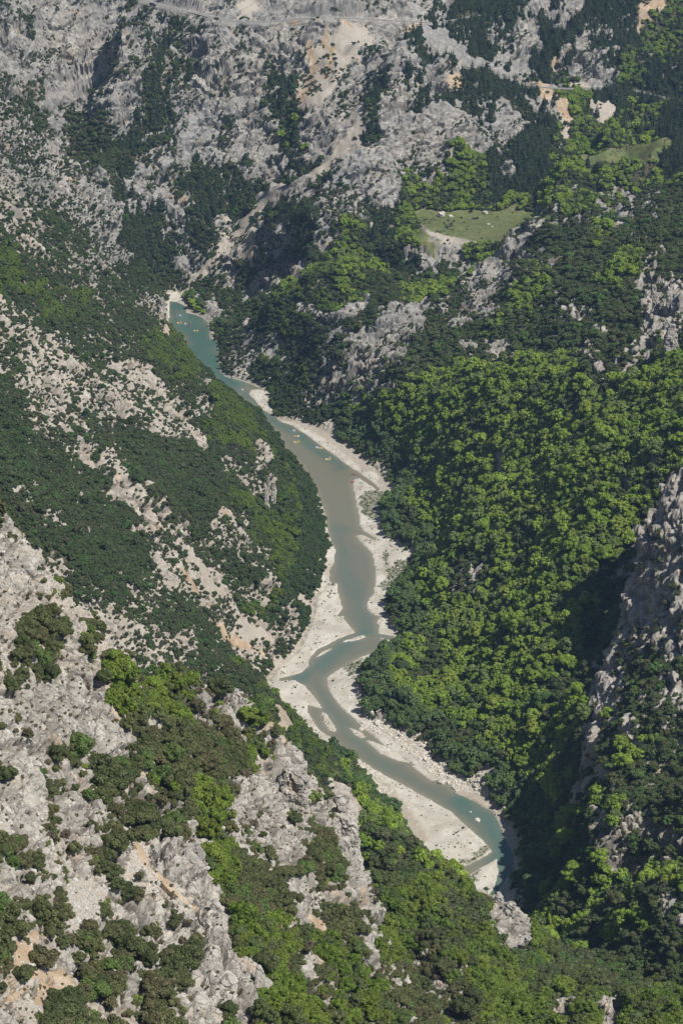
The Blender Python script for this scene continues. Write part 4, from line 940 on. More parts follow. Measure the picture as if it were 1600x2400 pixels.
rock_loft('rock_tower', [(701,1797,13),(692,1803,25),(688,1822,33),(691,1850,31),(688,1880,35),(690,1900,36),(695,1935,44),(700,1960,48)], 545, .8, .8, .25, 2, 64, 'square grey rock tower up the ridge left of the tall pinnacle')
rock_loft('rock_tower', [(612,1840,9),(617,1850,16),(618,1870,20),(620,1895,24),(618,1920,28)], 532, .8, .8, .25, 3, 40, 'low blocky rock tower left below the square grey tower')
rock_loft('rock_spire', [(262,1725,4),(262,1738,12),(265,1755,19),(266,1775,21),(266,1795,19)], 452, .85, .6, .1, 4, 36, 'small pointed standing rock beside the dark oaks of the left slope')
rock_loft('rock_spire', [(1168,2091,5),(1169,2102,10),(1168,2118,9),(1166,2140,13)], 712, .8, .7, .1, 5, 30, 'knob shaped spire at the top of the lower spur by the river')
rock_loft('rock_fin', [(1190,2115,8),(1195,2130,17),(1197,2150,29),(1206,2180,38),(1216,2210,35),(1232,2245,25)], 704, .8, .95, .3, 6, 56, 'jagged pale rock fin running down right of the knob shaped spire')
rock_loft('rock_spire', [(1137,2110,7),(1139,2125,13),(1142,2155,17)], 708, .8, .9, .2, 7, 30, 'short broken rock just left of the knob shaped spire')
rock_loft('rock_fin', [(1236,2195,8),(1243,2215,13),(1247,2250,14)], 690, .8, .8, .2, 8, 28, 'lowest small fin of rock at the right end of the lower spur')
for i, (s, y, lab) in enumerate([
 ([(1574,760,6),(1571,785,15),(1571,810,18),(1568,842,15)], 1262, 'stout grey rock spire standing from the scrub at the right edge'),
 ([(1530,668,5),(1532,690,8),(1538,716,9),(1538,730,8)], 1340, 'narrow upright rock spire above the stout grey one'),
 ([(1566,683,4),(1567,705,7),(1565,722,6)], 1335, 'thin rock spire right of the narrow upright one'),
 ([(624,1140,4),(625,1160,6),(622,1190,6)], 1300, 'white rock needle in dark scrub left of the wide river reach'),
 ([(641,1130,4),(642,1150,6),(640,1182,7)], 1310, 'thicker white rock needle nearest the wide river reach')]):
    gp = ground(s[-1][0], s[-1][1]-2); rock_loft('rock_spire', s, gp[1]-1.5, .8, .9, .2, 20+i, 26, lab)
SLABS = [
 ([(172,1618,6),(165,1632,16),(160,1660,23),(158,1700,20)], 'tall smooth white slab highest on the left crag, split by dark cracks'),
 ([(214,1690,7),(218,1710,20),(222,1745,24),(224,1782,16)], 'smooth white slab above the small pointed standing rock'),
 ([(166,1912,5),(168,1940,11),(165,1990,10)], 'narrow pale slab over the middle of the stony left slope'),
 ([(120,1966,5),(118,1990,12),(117,2022,10)], 'short pale slab left of the narrow one on the stony slope'),
 ([(440,1990,6),(448,2010,18),(455,2040,20),(462,2066,14)], 'grooved grey slab at the brow right of the ochre gully'),
 ([(462,1978,5),(470,2000,11),(474,2048,9)], 'upright slab standing behind the grooved grey slab'),
 ([(505,2108,6),(507,2130,15),(508,2162,13)], 'grey block slab below the brow right of the ochre gully'),
 ([(530,2278,10),(525,2300,34),(520,2335,36),(515,2362,24)], 'broad white slab cliff near the bottom of the picture'),
 ([(196,1530,6),(192,1550,15),(200,1580,18),(204,1612,14)], 'cracked grey slab on the shoulder of the left crag'),
 ([(607,2262,4),(610,2285,12),(610,2320,16),(605,2360,18),(602,2396,20)], 'pointed white slab right of the broad white slab cliff'),
 ([(893,2183,3),(889,2197,9),(884,2215,15),(879,2240,15),(873,2270,12)], 'white fang shaped slab at the right end of the pinnacle cliff'),
 ([(196,1500,9),(199,1512,17),(200,1526,14)], 'rounded block perched on the shoulder of the left crag'),
 ([(330,2260,5),(326,2285,15),(322,2330,14)], 'pale slab among dark shrubs left of the broad white slab cliff'),
 ([(545,1980,8),(540,2000,17),(535,2030,18)], 'plain grey slab left under the rock towers')]
for i, (s, lab) in enumerate(SLABS):
    gp = ground((s[-1][0]+s[0][0])/2, (s[-1][1]*.6+s[0][1]*.4)); rock_loft('limestone_slab', s, gp[1]+.4, .55, .5, .5, 40+i, 36, lab, 'rock')
# boulders
def boulder_mesh(seed):
    bm = bmesh.new(); bmesh.ops.create_icosphere(bm, subdivisions=3, radius=1); r = random.Random(seed)
    V = np.array([v.co for v in bm.verts]); q = V+seed*5.3
    f1, f2, cid = worley(q[:, 0]*1.3, q[:, 1]*1.3, q[:, 2]*1.3, seed)
    d = 1+.35*(cid-.5)-.2*sstep(.2, 0, f2-f1)+.15*vnoise(q[:, 0]*2, q[:, 1]*2, q[:, 2]*2, s=seed)
    for v, dd in zip(bm.verts, d): v.co *= float(dd); v.co.z = v.co.z*.72
    me = bpy.data.meshes.new('boulder'); bm.to_mesh(me); bm.free(); me.materials.append(M_bould); return me
M_bould = plain('pale_stone', (.56, .52, .45), .9, .15, 0, .25, 1.2)
BM_ = [boulder_mesh(s) for s in (1, 2, 3, 4)]
def boulder(p, s, k, label, group=None, name='boulder', rot=None):
    o = bpy.data.objects.new(name, BM_[k % 4]); COL.objects.link(o); o.location = p; o.scale = s; o.rotation_euler = (0, 0, rot if rot is not None else k*1.3); return tag(o, label, 'boulder', group)
for (u, v, w, lab) in ((1034,1835,9.5,'pale flat topped boulder at the tip of the thin gravel strip'),(1102,1904,3.2,'smallest boulder alone in mid river'),(1118,1923,7.5,'white boulder standing in the teal water of the lower river'),
                       (847,1710,8,'flat pale rock ledge on the right bank above the rubble'),(802,1447,4,'stone in the notch between the two left gravel bars')):
    p = at0(u, v); s = w*math.dist(p, (0, 0, HC))/F; boulder((p[0], p[1], .1), (s, s*.9, s*.95), int(u), lab)
for i, (u, v, w, lab) in enumerate(((1033,504,11,'long pale boulder at the left of the meadow'),(1055,507,6,'lower boulder touching the long pale one in the meadow'),(1108,514,4,'small boulder among bushes in the middle of the meadow'),(1136,499,7,'tallest white boulder at the upper edge of the meadow'),
                       (1144,525,4,'low boulder in the lower middle of the meadow'),(1152,530,2.5,'tiny boulder right of the low one in the meadow'),(1326,417,7,'white boulder in the small upper clearing'))):
    p = ground(u, v+2, 1600); s = w*math.dist(p, (0, 0, HC))/F; boulder((p[0], p[1], p[2]+s*.25), (s, s*.8, s*.9), i+1, lab)
# rubble of the banks: the larger blocks one by one, the rest as stuff
q = (SDR > .1) & (SDF_ > -9) & (SDF_ < 9) & (SDR < 16) & (np.abs(T) < .15)
zq = np.argwhere(q); wq = AREA[q]; right = (U_[q] > 780) & (V_[q] > 1600)
rub_r = (U_[q] > 835) & (V_[q] > 1690) & (V_[q] < 1860); wq = wq*np.where(rub_r, 6, np.where(SDF_[q] > -1, 1, .12))*np.where(SDR[q] < 5, 1.5, 1)
cs = np.cumsum(wq); pk = zq[np.searchsorted(cs, rng.uniform(0, cs[-1], 9000))]
sz = np.exp(rng.normal(-.95, .42, len(pk))); o_ = np.argsort(-sz); pk = pk[o_]; sz = sz[o_]
def bank_of(u, v):
    if u > 800 and v > 1650: return 'on the rubble bank below the right forest' if v < 1850 else 'at the foot of the dark right bank'
    if v > 1420: return 'on the pale bank left of the gravel bars' if u < 800 else 'beside the river bend on the right'
    if v < 1150: return 'on the tan bank right of the narrow reach' if u > 640 else 'beside the narrow upper pool'
    return 'along the left edge of the wide reach' if u < 800 else 'behind the gravel beach'
nb = 0
for (j, i), s in zip(pk, sz):
    if nb >= 130: break
    u, v = U_[j, i], V_[j, i]
    if s > 1.9: s = 1.9
    nb += 1; w_ = bank_of(u, v); boulder((PX[j, i], PY[j, i], PZ[j, i]+s*.2), (s*1.1, s*.9, s), nb, '%s tan boulder %s' % ('big' if s > 1.1 else 'middling', w_), 'boulders '+w_, 'bank_boulder', nb*.7)
pk2 = pk[nb:]; s2 = sz[nb:]
def stone_src(k):
    me = BM_[k].copy(); me.materials.clear(); me.materials.append(M_bould); return bpy.data.objects.new('source_stone', me)
pp = np.stack([PX[pk2[:, 0], pk2[:, 1]], PY[pk2[:, 0], pk2[:, 1]], PZ[pk2[:, 0], pk2[:, 1]]], 1)
scatter('rubble', None, [stone_src(k) for k in range(3)], 'tan stones and rubble strewn along the river banks', 'rubble', pp, np.stack([s2, s2*.85, s2*.9], 1), rng.uniform(0, 6.28, (len(s2), 3))*[.1, .1, 1], np.full((len(s2), 3), .5), rng.integers(0, 3, len(s2)))
# scree stones and ledge blocks on the near slope
q = (PY < 620) & (np.abs(T) < .17) & ((SCRE[ZON] > .15)|(ROCK[ZON] > .8)); zq = np.argwhere(q); cs = np.cumsum((AREA[q])*np.where(SCRE[ZON][q] > .5, 5, 1)); pk = zq[np.searchsorted(cs, rng.uniform(0, cs[-1], 14000))]; s3 = np.exp(rng.normal(-1.7, .45, len(pk)))
M_bould2 = plain('grey_stone', (.44, .42, .385), .9, .15, 0, .3, 1.5)
def stone_src2(k):
    me = BM_[k].copy(); me.materials.clear(); me.materials.append(M_bould2); return bpy.data.objects.new('source_grey_stone', me)
pp = np.stack([PX[pk[:, 0], pk[:, 1]], PY[pk[:, 0], pk[:, 1]], PZ[pk[:, 0], pk[:, 1]]], 1)
scatter('slope_rubble', None, [stone_src2(k) for k in range(3)], 'loose grey stones lying over the near left slopes', 'rubble', pp, np.stack([s3, s3*.85, s3*.9], 1), rng.uniform(0, 6.28, (len(s3), 3))*[.2, .2, 1], np.full((len(s3), 3), .5), rng.integers(0, 3, len(s3)))
# dry grass and low herbs between the shrubs of the near slope
q = (PY < 660) & (np.abs(T) < .18) & (ROCK[ZON] < 1.01); zq = np.argwhere(q); w3 = AREA[q]*np.where(fbm(PX[q]/5, PY[q]/5, o=3, s=401) > .0, 1, .08)
cs = np.cumsum(w3); pk = zq[np.searchsorted(cs, rng.uniform(0, cs[-1], 16000))]; s4 = np.exp(rng.normal(-1.15, .3, len(pk)))
pp = np.stack([PX[pk[:, 0], pk[:, 1]], PY[pk[:, 0], pk[:, 1]], PZ[pk[:, 0], pk[:, 1]]], 1)
tn = lerp((.20, .15, .085), (.12, .125, .055), rng.uniform(0, 1, (len(pk), 1)))
scatter('low_undergrowth', None, [LO['shrub', v] for v in range(NV)], 'dry brown herbs and grass tufts between the near rocks', 'undergrowth', pp, np.stack([s4, s4, s4*.8], 1), rng.uniform(0, 6.28, (len(s4), 3))*[.05, .05, 1], tn, rng.integers(0, 3, len(s4)))

# sparse plants on the gravel, and the bushes of the meadow
q = (gravel > .9) & (SDR > 1.0) & (np.abs(T) < .15) & (Y > 900); zq = np.argwhere(q); cs = np.cumsum(AREA[q]*(.08+1.6*gg[q]+.5*(vnoise(X[q]/6, Y[q]/6, s=501) > .55))); pk = zq[np.searchsorted(cs, rng.uniform(0, cs[-1], 1500))]; s5 = np.exp(rng.normal(-1.2, .35, len(pk)))
pp = np.stack([PX[pk[:, 0], pk[:, 1]], PY[pk[:, 0], pk[:, 1]], PZ[pk[:, 0], pk[:, 1]]], 1)
scatter('gravel_plants', None, [LO['shrub', v] for v in range(NV)], 'low green plants scattered over the gravel bars', 'ground cover', pp, np.stack([s5, s5, s5*.8], 1), rng.uniform(0, 6.28, (len(s5), 3))*[.05, .05, 1], lerp((.10, .13, .05), (.13, .17, .06), rng.uniform(0, 1, (len(pk), 1))), rng.integers(0, 3, len(s5)))
mb = [(1050,518,5),(1063,520,6),(1058,526,5),(1080,512,5),(1110,516,8),(1118,514,6),(1087,522,4),(1096,532,4),(1093,538,4),(1180,553,4),(1060,540,4),(1128,560,4),(1225,530,6),(1212,540,6),(1245,505,5),(1046,535,6),(1040,525,5),(1104,497,8),(1032,492,5),(1200,500,4),(1165,510,3),(1015,512,3)]
for k, (u, v, w) in enumerate(mb):
    p = ground(u, v, 1600); s = w*.5*math.dist(p, (0, 0, HC))/F
    e = bpy.data.objects.new('meadow_bush', None); COL.objects.link(e); e.location = p; e.scale = (s*1.1, s*1.1, s*1.2); e.rotation_euler = (0, 0, k)
    c = bpy.data.objects.new('crown', HI['shrub', k % NV]); COL.objects.link(c); c.parent = e; c.color = (.05, .075, .03, 1)
    side = 'left' if u < 1070 else ('middle' if u < 1150 else 'right'); hh = 'upper' if v < 515 else 'lower'
    tag(e, '%s dark bush standing on the %s %s of the flat meadow' % ('larger' if w > 5 else 'small', hh, side), 'bush', 'bushes on the meadow')
# ---------------------------------------------------------------- roads, walls, hut, cars
M_asph = plain('asphalt', (.20, .195, .185), .9, .2, 0, .15, .4)
M_white = plain('road_paint', (.7, .7, .68), .7, .2)
M_wall = plain('wall_stone', (.22, .205, .19), .9, .15, 0, .3, 1.5)
M_cope = plain('coping_stone', (.42, .39, .34), .9, .15, 0, .2, 1.)
def strip(name, R, w, dz, m, off=0., parent=None, a=0, b=None, dash=None):
    R = R[a:b]; d = np.gradient(R[:, :2], axis=0); d /= np.linalg.norm(d, axis=1, keepdims=True)+1e-9; nrm = np.stack([-d[:, 1], d[:, 0]], 1)
    V = []; Fs = []
    for i in range(len(R)):
        c = R[i, :2]+nrm[i]*off; V += [(*(c+nrm[i]*w/2), R[i, 2]+dz), (*(c-nrm[i]*w/2), R[i, 2]+dz)]
    for i in range(len(R)-1):
        if dash and i % dash[1] >= dash[0]: continue
        Fs.append((2*i, 2*i+1, 2*i+3, 2*i+2))
    me = mesh_from(name, V, Fs, [m]); o = bpy.data.objects.new(name, me); COL.objects.link(o); o.parent = parent; return o
for R in (RA, RB):
    o = strip('road', R, 6.4, .10, M_asph); o['kind'] = 'structure'
    strip('road_marking', R, .22, .105, M_white, 0, o, dash=(1, 3)); strip('road_marking', R, .2, .105, M_white, 2.8, o); strip('road_marking', R, .2, .105, M_white, -2.8, o)
def idx_of(R, u):
    uu, _, _ = proj(R[:, 0], R[:, 1], R[:, 2]); return int(np.argmin(np.abs(uu-u)))
def ret_wall(R, ua, ub, h, label, vmin=None, side=None):
    a, b = sorted((idx_of(R[len(R)//12 if vmin else 0:], ua)+(len(R)//12 if vmin else 0), idx_of(R, ub)))
    Q = R[a:b+1]; d = np.gradient(Q[:, :2], axis=0); d /= np.linalg.norm(d, axis=1, keepdims=True); nrm = np.stack([-d[:, 1], d[:, 0]], 1)
    nrm *= np.sign(-nrm[:, 1:2].mean())                  # the valley side
    e = bpy.data.objects.new('retaining_wall', None); COL.objects.link(e); org = Q[len(Q)//2].copy(); e.location = org; tag(e, label, 'wall')
    def prism(nm, o0, o1, z0, z1, m):
        V = []; Fs = []; k = len(Q)
        for i in range(k):
            p0 = Q[i, :2]+nrm[i]*o0; p1 = Q[i, :2]+nrm[i]*o1; z = Q[i, 2]
            V += [(*p0, z+z1), (*p1, z+z1), (*(p1+nrm[i]*(0.12*(z1-z0) if z1-z0 > 2 else 0)), z+z0), (*p0, z+z0)]
        for i in range(k-1):
            for j in range(4): Fs.append((4*i+j, 4*i+(j+1) % 4, 4*i+4+(j+1) % 4, 4*i+4+j))
        Fs += [(0, 1, 2, 3), (4*k-1, 4*k-2, 4*k-3, 4*k-4)]
        me = mesh_from(nm, np.array(V)-org, Fs, [m]); o = bpy.data.objects.new(nm, me); COL.objects.link(o); o.parent = e
    prism('masonry', 3.4, 3.95, -h, .35, M_wall); prism('coping', 3.36, 4.02, .352, .62, M_cope)
ret_wall(RA, 1000, 1060, 6.5, 'dark stone retaining wall under the bend of the mountain road', vmin=1)
ret_wall(RA, 1082, 1208, 6.5, 'long grey stone retaining wall under the straight of the mountain road')
ret_wall(RB, 445, 500, 5, 'grey retaining wall under the upper left road by the tunnel rock')
# hut
def box(V, Fs, x0, x1, y0, y1, z0, z1, MI=None, mi=0):
    o = len(V); V += [(x0, y0, z0), (x1, y0, z0), (x1, y1, z0), (x0, y1, z0), (x0, y0, z1), (x1, y0, z1), (x1, y1, z1), (x0, y1, z1)]
    Fs += [tuple(o+i for i in f) for f in ((3, 2, 1, 0), (4, 5, 6, 7), (0, 1, 5, 4), (1, 2, 6, 5), (2, 3, 7, 6), (3, 0, 4, 7))]
    if MI is not None: MI += [mi]*6
def part(nm, V, Fs, m, parent, sm=False, col=None):
    o = bpy.data.objects.new(nm, mesh_from(nm, V, Fs, m if isinstance(m, list) else [m], None, None, sm)); COL.objects.link(o); o.parent = parent
    if col: o.color = (*col, 1)
    return o
M_roof = plain('roof_tile', (.16, .13, .12), .8, .2, 0, .2, 2); M_hutw = plain('hut_stone', (.36, .33, .28), .9, .15, 0, .25, 1.5); M_dark = plain('dark_opening', (.02, .02, .02), .8, .1); M_wood = plain('door_wood', (.10, .06, .035), .7, .2)
gp = ground(1499, 393, 1600); e = bpy.data.objects.new('stone_hut', None); COL.objects.link(e); e.location = (gp[0], gp[1], gp[2]-.3); e.rotation_euler = (0, 0, .3); tag(e, 'tiny stone hut with a dark pitched roof in the upper clearing', 'hut')
V = []; Fs = []; box(V, Fs, -2.6, 2.6, -1.9, 1.9, 0, 2.5); V += [(-2.6, 0, 3.9), (2.6, 0, 3.9)]; Fs += [(4, 7, 8), (5, 9, 6)]; part('wall', V, Fs, M_hutw, e)
V = [(-2.9, -2.3, 2.35), (2.9, -2.3, 2.35), (2.9, 0, 4.05), (-2.9, 0, 4.05), (2.9, 2.3, 2.35), (-2.9, 2.3, 2.35), (-2.9, -2.3, 2.5), (2.9, -2.3, 2.5), (2.9, 0, 4.2), (-2.9, 0, 4.2), (2.9, 2.3, 2.5), (-2.9, 2.3, 2.5)]
part('roof', V, [(0, 1, 2, 3)[::-1], (3, 2, 4, 5)[::-1], (6, 7, 8, 9), (9, 8, 10, 11), (0, 1, 7, 6), (4, 5, 11, 10), (1, 2, 8, 7), (2, 4, 10, 8), (0, 6, 9, 3), (3, 9, 11, 5)], M_roof, e)
V = []; Fs = []; box(V, Fs, -1.6, -.7, -1.96, -1.88, 0, 1.9); part('door', V, Fs, M_wood, e)
V = []; Fs = []; box(V, Fs, .7, 1.5, -1.95, -1.88, 1.0, 1.7); part('window', V, Fs, M_dark, e)
# cars
M_gl = plain('car_glass', (.02, .025, .03), .1, .6); M_tyre = plain('tyre_rubber', (.02, .02, .02), .9, .1); M_rim = plain('wheel_metal', (.5, .5, .5), .35, .5, .8); M_lamp = plain('lamp_glass', (.75, .75, .72), .2, .5)
def cylx(V, Fs, x0, x1, y, z, r, n=14):
    o = len(V)
    for x in (x0, x1):
        for k in range(n): a = 2*math.pi*k/n; V.append((x, y+r*math.cos(a), z+r*math.sin(a)))
    Fs += [(o+k, o+(k+1) % n, o+n+(k+1) % n, o+n+k) for k in range(n)]; Fs.append(tuple(o+k for k in range(n))[::-1]); Fs.append(tuple(o+n+k for k in range(n)))
def car(u, v, R, off, paint, label):
    i = idx_of(R, u); c = R[i]; d = R[min(i+1, len(R)-1)]-R[i-1]; ang = math.atan2(d[1], d[0]); nx, ny = -math.sin(ang), math.cos(ang)
    e = bpy.data.objects.new('parked_car' if off > 1.2 or off < -1.2 else 'moving_car', None); COL.objects.link(e); e.location = (c[0]+nx*off, c[1]+ny*off, c[2]+.11); e.rotation_euler = (0, 0, ang-math.pi/2); tag(e, label, 'car')
    m = plain('car_paint', paint, .3, .5)
    prof = [(-2.1, .45), (-2.12, .75), (-1.95, .95), (-1.1, 1.02), (-.45, 1.42), (.9, 1.45), (1.75, 1.05), (2.08, .95), (2.12, .5), (1.6, .3), (-1.6, .3)]
    def ext(pr, w, taper):
        V = [(s*(w-(taper if z > 1.1 else 0)), -y, z) for s in (-1, 1) for y, z in pr]; n = len(pr)
        return V, [tuple(range(n)), tuple(range(2*n-1, n-1, -1))]+[(k, n+k, n+(k+1) % n, (k+1) % n) for k in range(n)]
    V, Fs = ext(prof, .86, .12); part('body', V, Fs, m, e)
    V, Fs = ext([(-.98, 1.06), (-.42, 1.37), (.86, 1.39), (1.55, 1.07)], .80, .0); V = [(x*1.1 if z < 1.2 else x*.985, y, z+.0) for x, y, z in V]; part('window_band', V, Fs, M_gl, e)
    for sx in (-1, 1):
        for y in (-1.3, 1.3):
            V = []; Fs = []; cylx(V, Fs, sx*.70, sx*.89, y, .33, .33); w_ = part('wheel', V, Fs, M_tyre, e); V = []; Fs = []; cylx(V, Fs, sx*.88, sx*.90, y, .33, .19); part('rim', V, Fs, M_rim, w_)
        V = []; Fs = []; box(V, Fs, sx*.6-.18, sx*.6+.18, 2.06, 2.14, .68, .82); part('headlight', V, Fs, M_lamp, e)
car(361, 9, RB, -3.9, (.03, .03, .035), 'black car parked left of the blue grey car beside the upper left road')
car(373, 12, RB, -3.9, (.12, .15, .2), 'blue grey car parked right of the black one beside the upper left road')
car(896, 45, RB, 1.0, (.75, .75, .75), 'white car driving on the upper road above the scree')
# ---------------------------------------------------------------- boats and people
def colmat(nm, c, rough=.35):
    k = 'paint_'+nm
    return bpy.data.materials.get(k) or plain(k, c, rough, .4)
YEL, WHI, REDC, ORA, CYA, BLU = (.72, .50, .03), (.78, .78, .76), (.62, .03, .03), (.70, .22, .03), (.10, .45, .52), (.06, .16, .42)
def hull(V, Fs, xc, w, l, z0, z1, bow=.5, n=11):
    o = len(V)
    for i in range(n):
        t = i/(n-1); y = (t-.5)*l; f = min(1, (1-abs(2*t-1)**2.6)+.12); up = .12*abs(2*t-1)**3
        V += [(xc-w*.5*f, y, z1+up), (xc+w*.5*f, y, z1+up), (xc+w*.3*f, y, z0+up*1.6), (xc-w*.3*f, y, z0+up*1.6)]
    for i in range(n-1):
        for j in range(4): a = o+4*i; Fs.append((a+j, a+(j+1) % 4, a+4+(j+1) % 4, a+4+j))
    Fs += [(o+3, o+2, o+1, o), (o+4*n-4, o+4*n-3, o+4*n-2, o+4*n-1)]
def pedal_boat(p, rz, colr, slide, label, group):
    e = bpy.data.objects.new('pedal_boat', None); COL.objects.link(e); e.location = (p[0], p[1], .02); e.rotation_euler = (0, 0, rz); tag(e, label, 'pedal boat', group)
    V = []; Fs = []; hull(V, Fs, -.62, .55, 3.9, -.18, .32); hull(V, Fs, .62, .55, 3.9, -.18, .32); part('hull', V, Fs, colmat('boat_'+colr[0], colr[1]), e)
    V = []; Fs = []; box(V, Fs, -.75, .75, -1.6, 1.5, .2, .36); box(V, Fs, -.15, .15, .1, 1.5, .36, .62); part('deck', V, Fs, colmat('boat_'+colr[2], colr[3]), e)
    for sx in (-.42, .42):
        for y in (-.45, -1.25):
            V = []; Fs = []; box(V, Fs, sx-.24, sx+.24, y-.22, y+.22, .365, .58); box(V, Fs, sx-.24, sx+.24, y-.30, y-.22, .365, 1.0); part('seat', V, Fs, colmat('boat_'+colr[0], colr[1]), e)
    if slide:
        V = []; Fs = []
        n = 9
        for i in range(n):
            t = i/(n-1); y = -1.0-1.3*t; z = 1.75-1.35*t**1.3; V += [(-.32, y, z+.16), (-.25, y, z), (.25, y, z), (.32, y, z+.16)]
        Fs = [(4*i+j, 4*i+j+1, 4*i+4+j+1, 4*i+4+j) for i in range(n-1) for j in range(3)]
        part('slide', V, Fs, colmat('boat_'+slide[0], slide[1]), e)
        V = []; Fs = []
        for sx in (-.26, .26): box(V, Fs, sx-.03, sx+.03, -.95, -.89, .36, 1.75); box(V, Fs, sx-.03, sx+.03, -.45, -.39, .36, 1.1)
        for z in (.7, 1.05, 1.4): box(V, Fs, -.23, .23, -.94, -.9, z, z+.05)
        part('ladder', V, Fs, colmat('boat_white', WHI), e)
    return e
def kayak(p, rz, c, label, group, z=.02):
    e = bpy.data.objects.new('kayak', None); COL.objects.link(e); e.location = (p[0], p[1], z); e.rotation_euler = (0, 0, rz); tag(e, label, 'kayak', group)
    V = []; Fs = []; n = 15; l = 3.9
    for i in range(n):
        t = i/(n-1); y = (t-.5)*l; f = max(.03, math.sin(math.pi*t)**.75); up = .16*abs(2*t-1)**3
        for a in range(8): th = 2*math.pi*a/8; V.append((.40*f*math.cos(th), y, .12+up+.17*f*math.sin(th)))
    for i in range(n-1):
        for a in range(8): Fs.append((8*i+a, 8*i+(a+1) % 8, 8*i+8+(a+1) % 8, 8*i+8+a))
    Fs += [tuple(range(8)), tuple(range(8*n-1, 8*n-9, -1))]; part('hull', V, Fs, colmat('boat_'+c[0], c[1]), e, True)
    for y in (-.55, .5):
        V = []; Fs = []
        for k in range(10): a = 2*math.pi*k/10; V += [(.25*math.cos(a), y+.4*math.sin(a), .30), (.29*math.cos(a), y+.45*math.sin(a), .33)]
        Fs = [(2*k, 2*k+1, (2*k+3) % 20, (2*k+2) % 20) for k in range(10)]+[tuple(2*k for k in range(10))]; part('cockpit', V, Fs, M_dark, e)
    return e
# one figure standing and one seated, each a single skinned surface
def figure(pose):
    if pose == 'sit':
        J = [((0, 0, .12), .15), ((0, -.02, .35), .15), ((0, -.04, .55), .17), ((0, -.02, .66), .06), ((0, 0, .76), .10), ((0, .01, .88), .095),
             ((.19, -.02, .54), .055), ((.27, .12, .34), .045), ((.22, .38, .32), .035), ((-.19, -.02, .54), .055), ((-.27, .12, .34), .045), ((-.22, .38, .32), .035),
             ((.10, .02, .10), .09), ((.12, .42, .20), .07), ((.12, .72, -.02), .05), ((.12, .86, .02), .04), ((-.10, .02, .10), .09), ((-.12, .42, .22), .07), ((-.12, .72, 0), .05), ((-.12, .86, .04), .04)]
    else:
        J = [((0, 0, .92), .14), ((0, 0, 1.15), .13), ((0, 0, 1.38), .16), ((0, .01, 1.50), .06), ((0, .02, 1.60), .10), ((0, .02, 1.70), .09),
             ((.20, 0, 1.36), .055), ((.26, .02, 1.10), .045), ((.27, .10, .86), .035), ((-.20, 0, 1.36), .055), ((-.27, -.02, 1.10), .045), ((-.28, .06, .86), .035),
             ((.10, 0, .84), .09), ((.12, .03, .46), .065), ((.12, 0, .08), .045), ((.13, .14, .04), .04), ((-.10, 0, .84), .09), ((-.13, -.02, .46), .065), ((-.14, -.06, .08), .045), ((-.14, .08, .04), .04)]
    E = [(0, 1), (1, 2), (2, 3), (3, 4), (4, 5), (2, 6), (6, 7), (7, 8), (2, 9), (9, 10), (10, 11), (0, 12), (12, 13), (13, 14), (14, 15), (0, 16), (16, 17), (17, 18), (18, 19)]
    me = bpy.data.meshes.new('body'); me.from_pydata([j[0] for j in J], E, []); o = bpy.data.objects.new('figure_source', me); COL.objects.link(o)
    md = o.modifiers.new('s', 'SKIN'); sv_ = me.skin_vertices[0].data
    for i, j in enumerate(J): sv_[i].radius = (j[1]*.85, j[1]*.85)
    sv_[0].use_root = True; sb = o.modifiers.new('u', 'SUBSURF'); sb.levels = 1; sb.render_levels = 1
    dg = bpy.context.evaluated_depsgraph_get(); m2 = bpy.data.meshes.new_from_object(o.evaluated_get(dg)); bpy.data.objects.remove(o)
    m2.materials.clear(); m2.materials.append(M_skin); m2.name = 'person_body'; return m2
M_skin = plain('skin', (.45, .26, .18), .6, .3); M_hair = plain('hair', (.05, .035, .025), .7, .2)
FIG = {k: figure(k) for k in ('sit', 'stand')}
def shell(pose, what):
    zs = {('sit', 'top'): [(.10, .17, .15), (.35, .18, .15), (.56, .21, .15), (.62, .10, .09)], ('stand', 'top'): [(.90, .17, .14), (1.15, .17, .14), (1.40, .21, .15), (1.47, .10, .09)], ('stand', 'low'): [(.62, .21, .13), (.80, .20, .14), (.96, .17, .15)], ('sit', 'low'): [(.0, .20, .22), (.10, .21, .24), (.2, .17, .17)]}[pose, what]
    V = []; n = 12
    for z, a, b in zs:
        for k in range(n): t = 2*math.pi*k/n; V.append((a*math.cos(t), b*math.sin(t)+(0 if pose == 'stand' else (-.02 if what == 'top' else .05)), z))
    Fs = [(i*n+k, i*n+(k+1) % n, (i+1)*n+(k+1) % n, (i+1)*n+k) for i in range(len(zs)-1) for k in range(n)]; Fs += [tuple(range(n))[::-1], tuple(range((len(zs)-1)*n, len(zs)*n))]; return V, Fs
HAIRV = {p: [(x*.108, y*.115+(.0), z*.11+(.86 if p == 'sit' else 1.685)) for x, y, z in BV if z > -.2 or y < -.2] for p in ('sit', 'stand')}
def person(p, z, rz, pose, top, label, low=None, group=None):
    o = bpy.data.objects.new('person', FIG[pose]); COL.objects.link(o); o.location = (p[0], p[1], z); o.rotation_euler = (0, 0, rz); tag(o, label, 'person', group)
    V, Fs = shell(pose, 'top'); part('life_vest' if pose == 'sit' else 'shirt', V, Fs, colmat('cloth_'+top[0], top[1], .8), o)
    V, Fs = shell(pose, 'low'); part('shorts', V, Fs, colmat('cloth_navy', (.03, .04, .08), .8), o)
    c = (0, -.01, .885) if pose == 'sit' else (0, .0, 1.705)
    part('hair', [(c[0]+x*.105, c[1]+y*.11-.01, c[2]+z*.105) for x, y, z in BV], [tuple(f) for f in BF if min(BV[f, 2]) > -.1 or max(BV[f, 1]) < .1], M_hair, o, True)
    return o
RV, OV, YV, BV2 = ('red', (.6, .03, .03)), ('orange', (.75, .22, .03)), ('yellow', (.75, .6, .05)), ('blue', (.05, .12, .4))
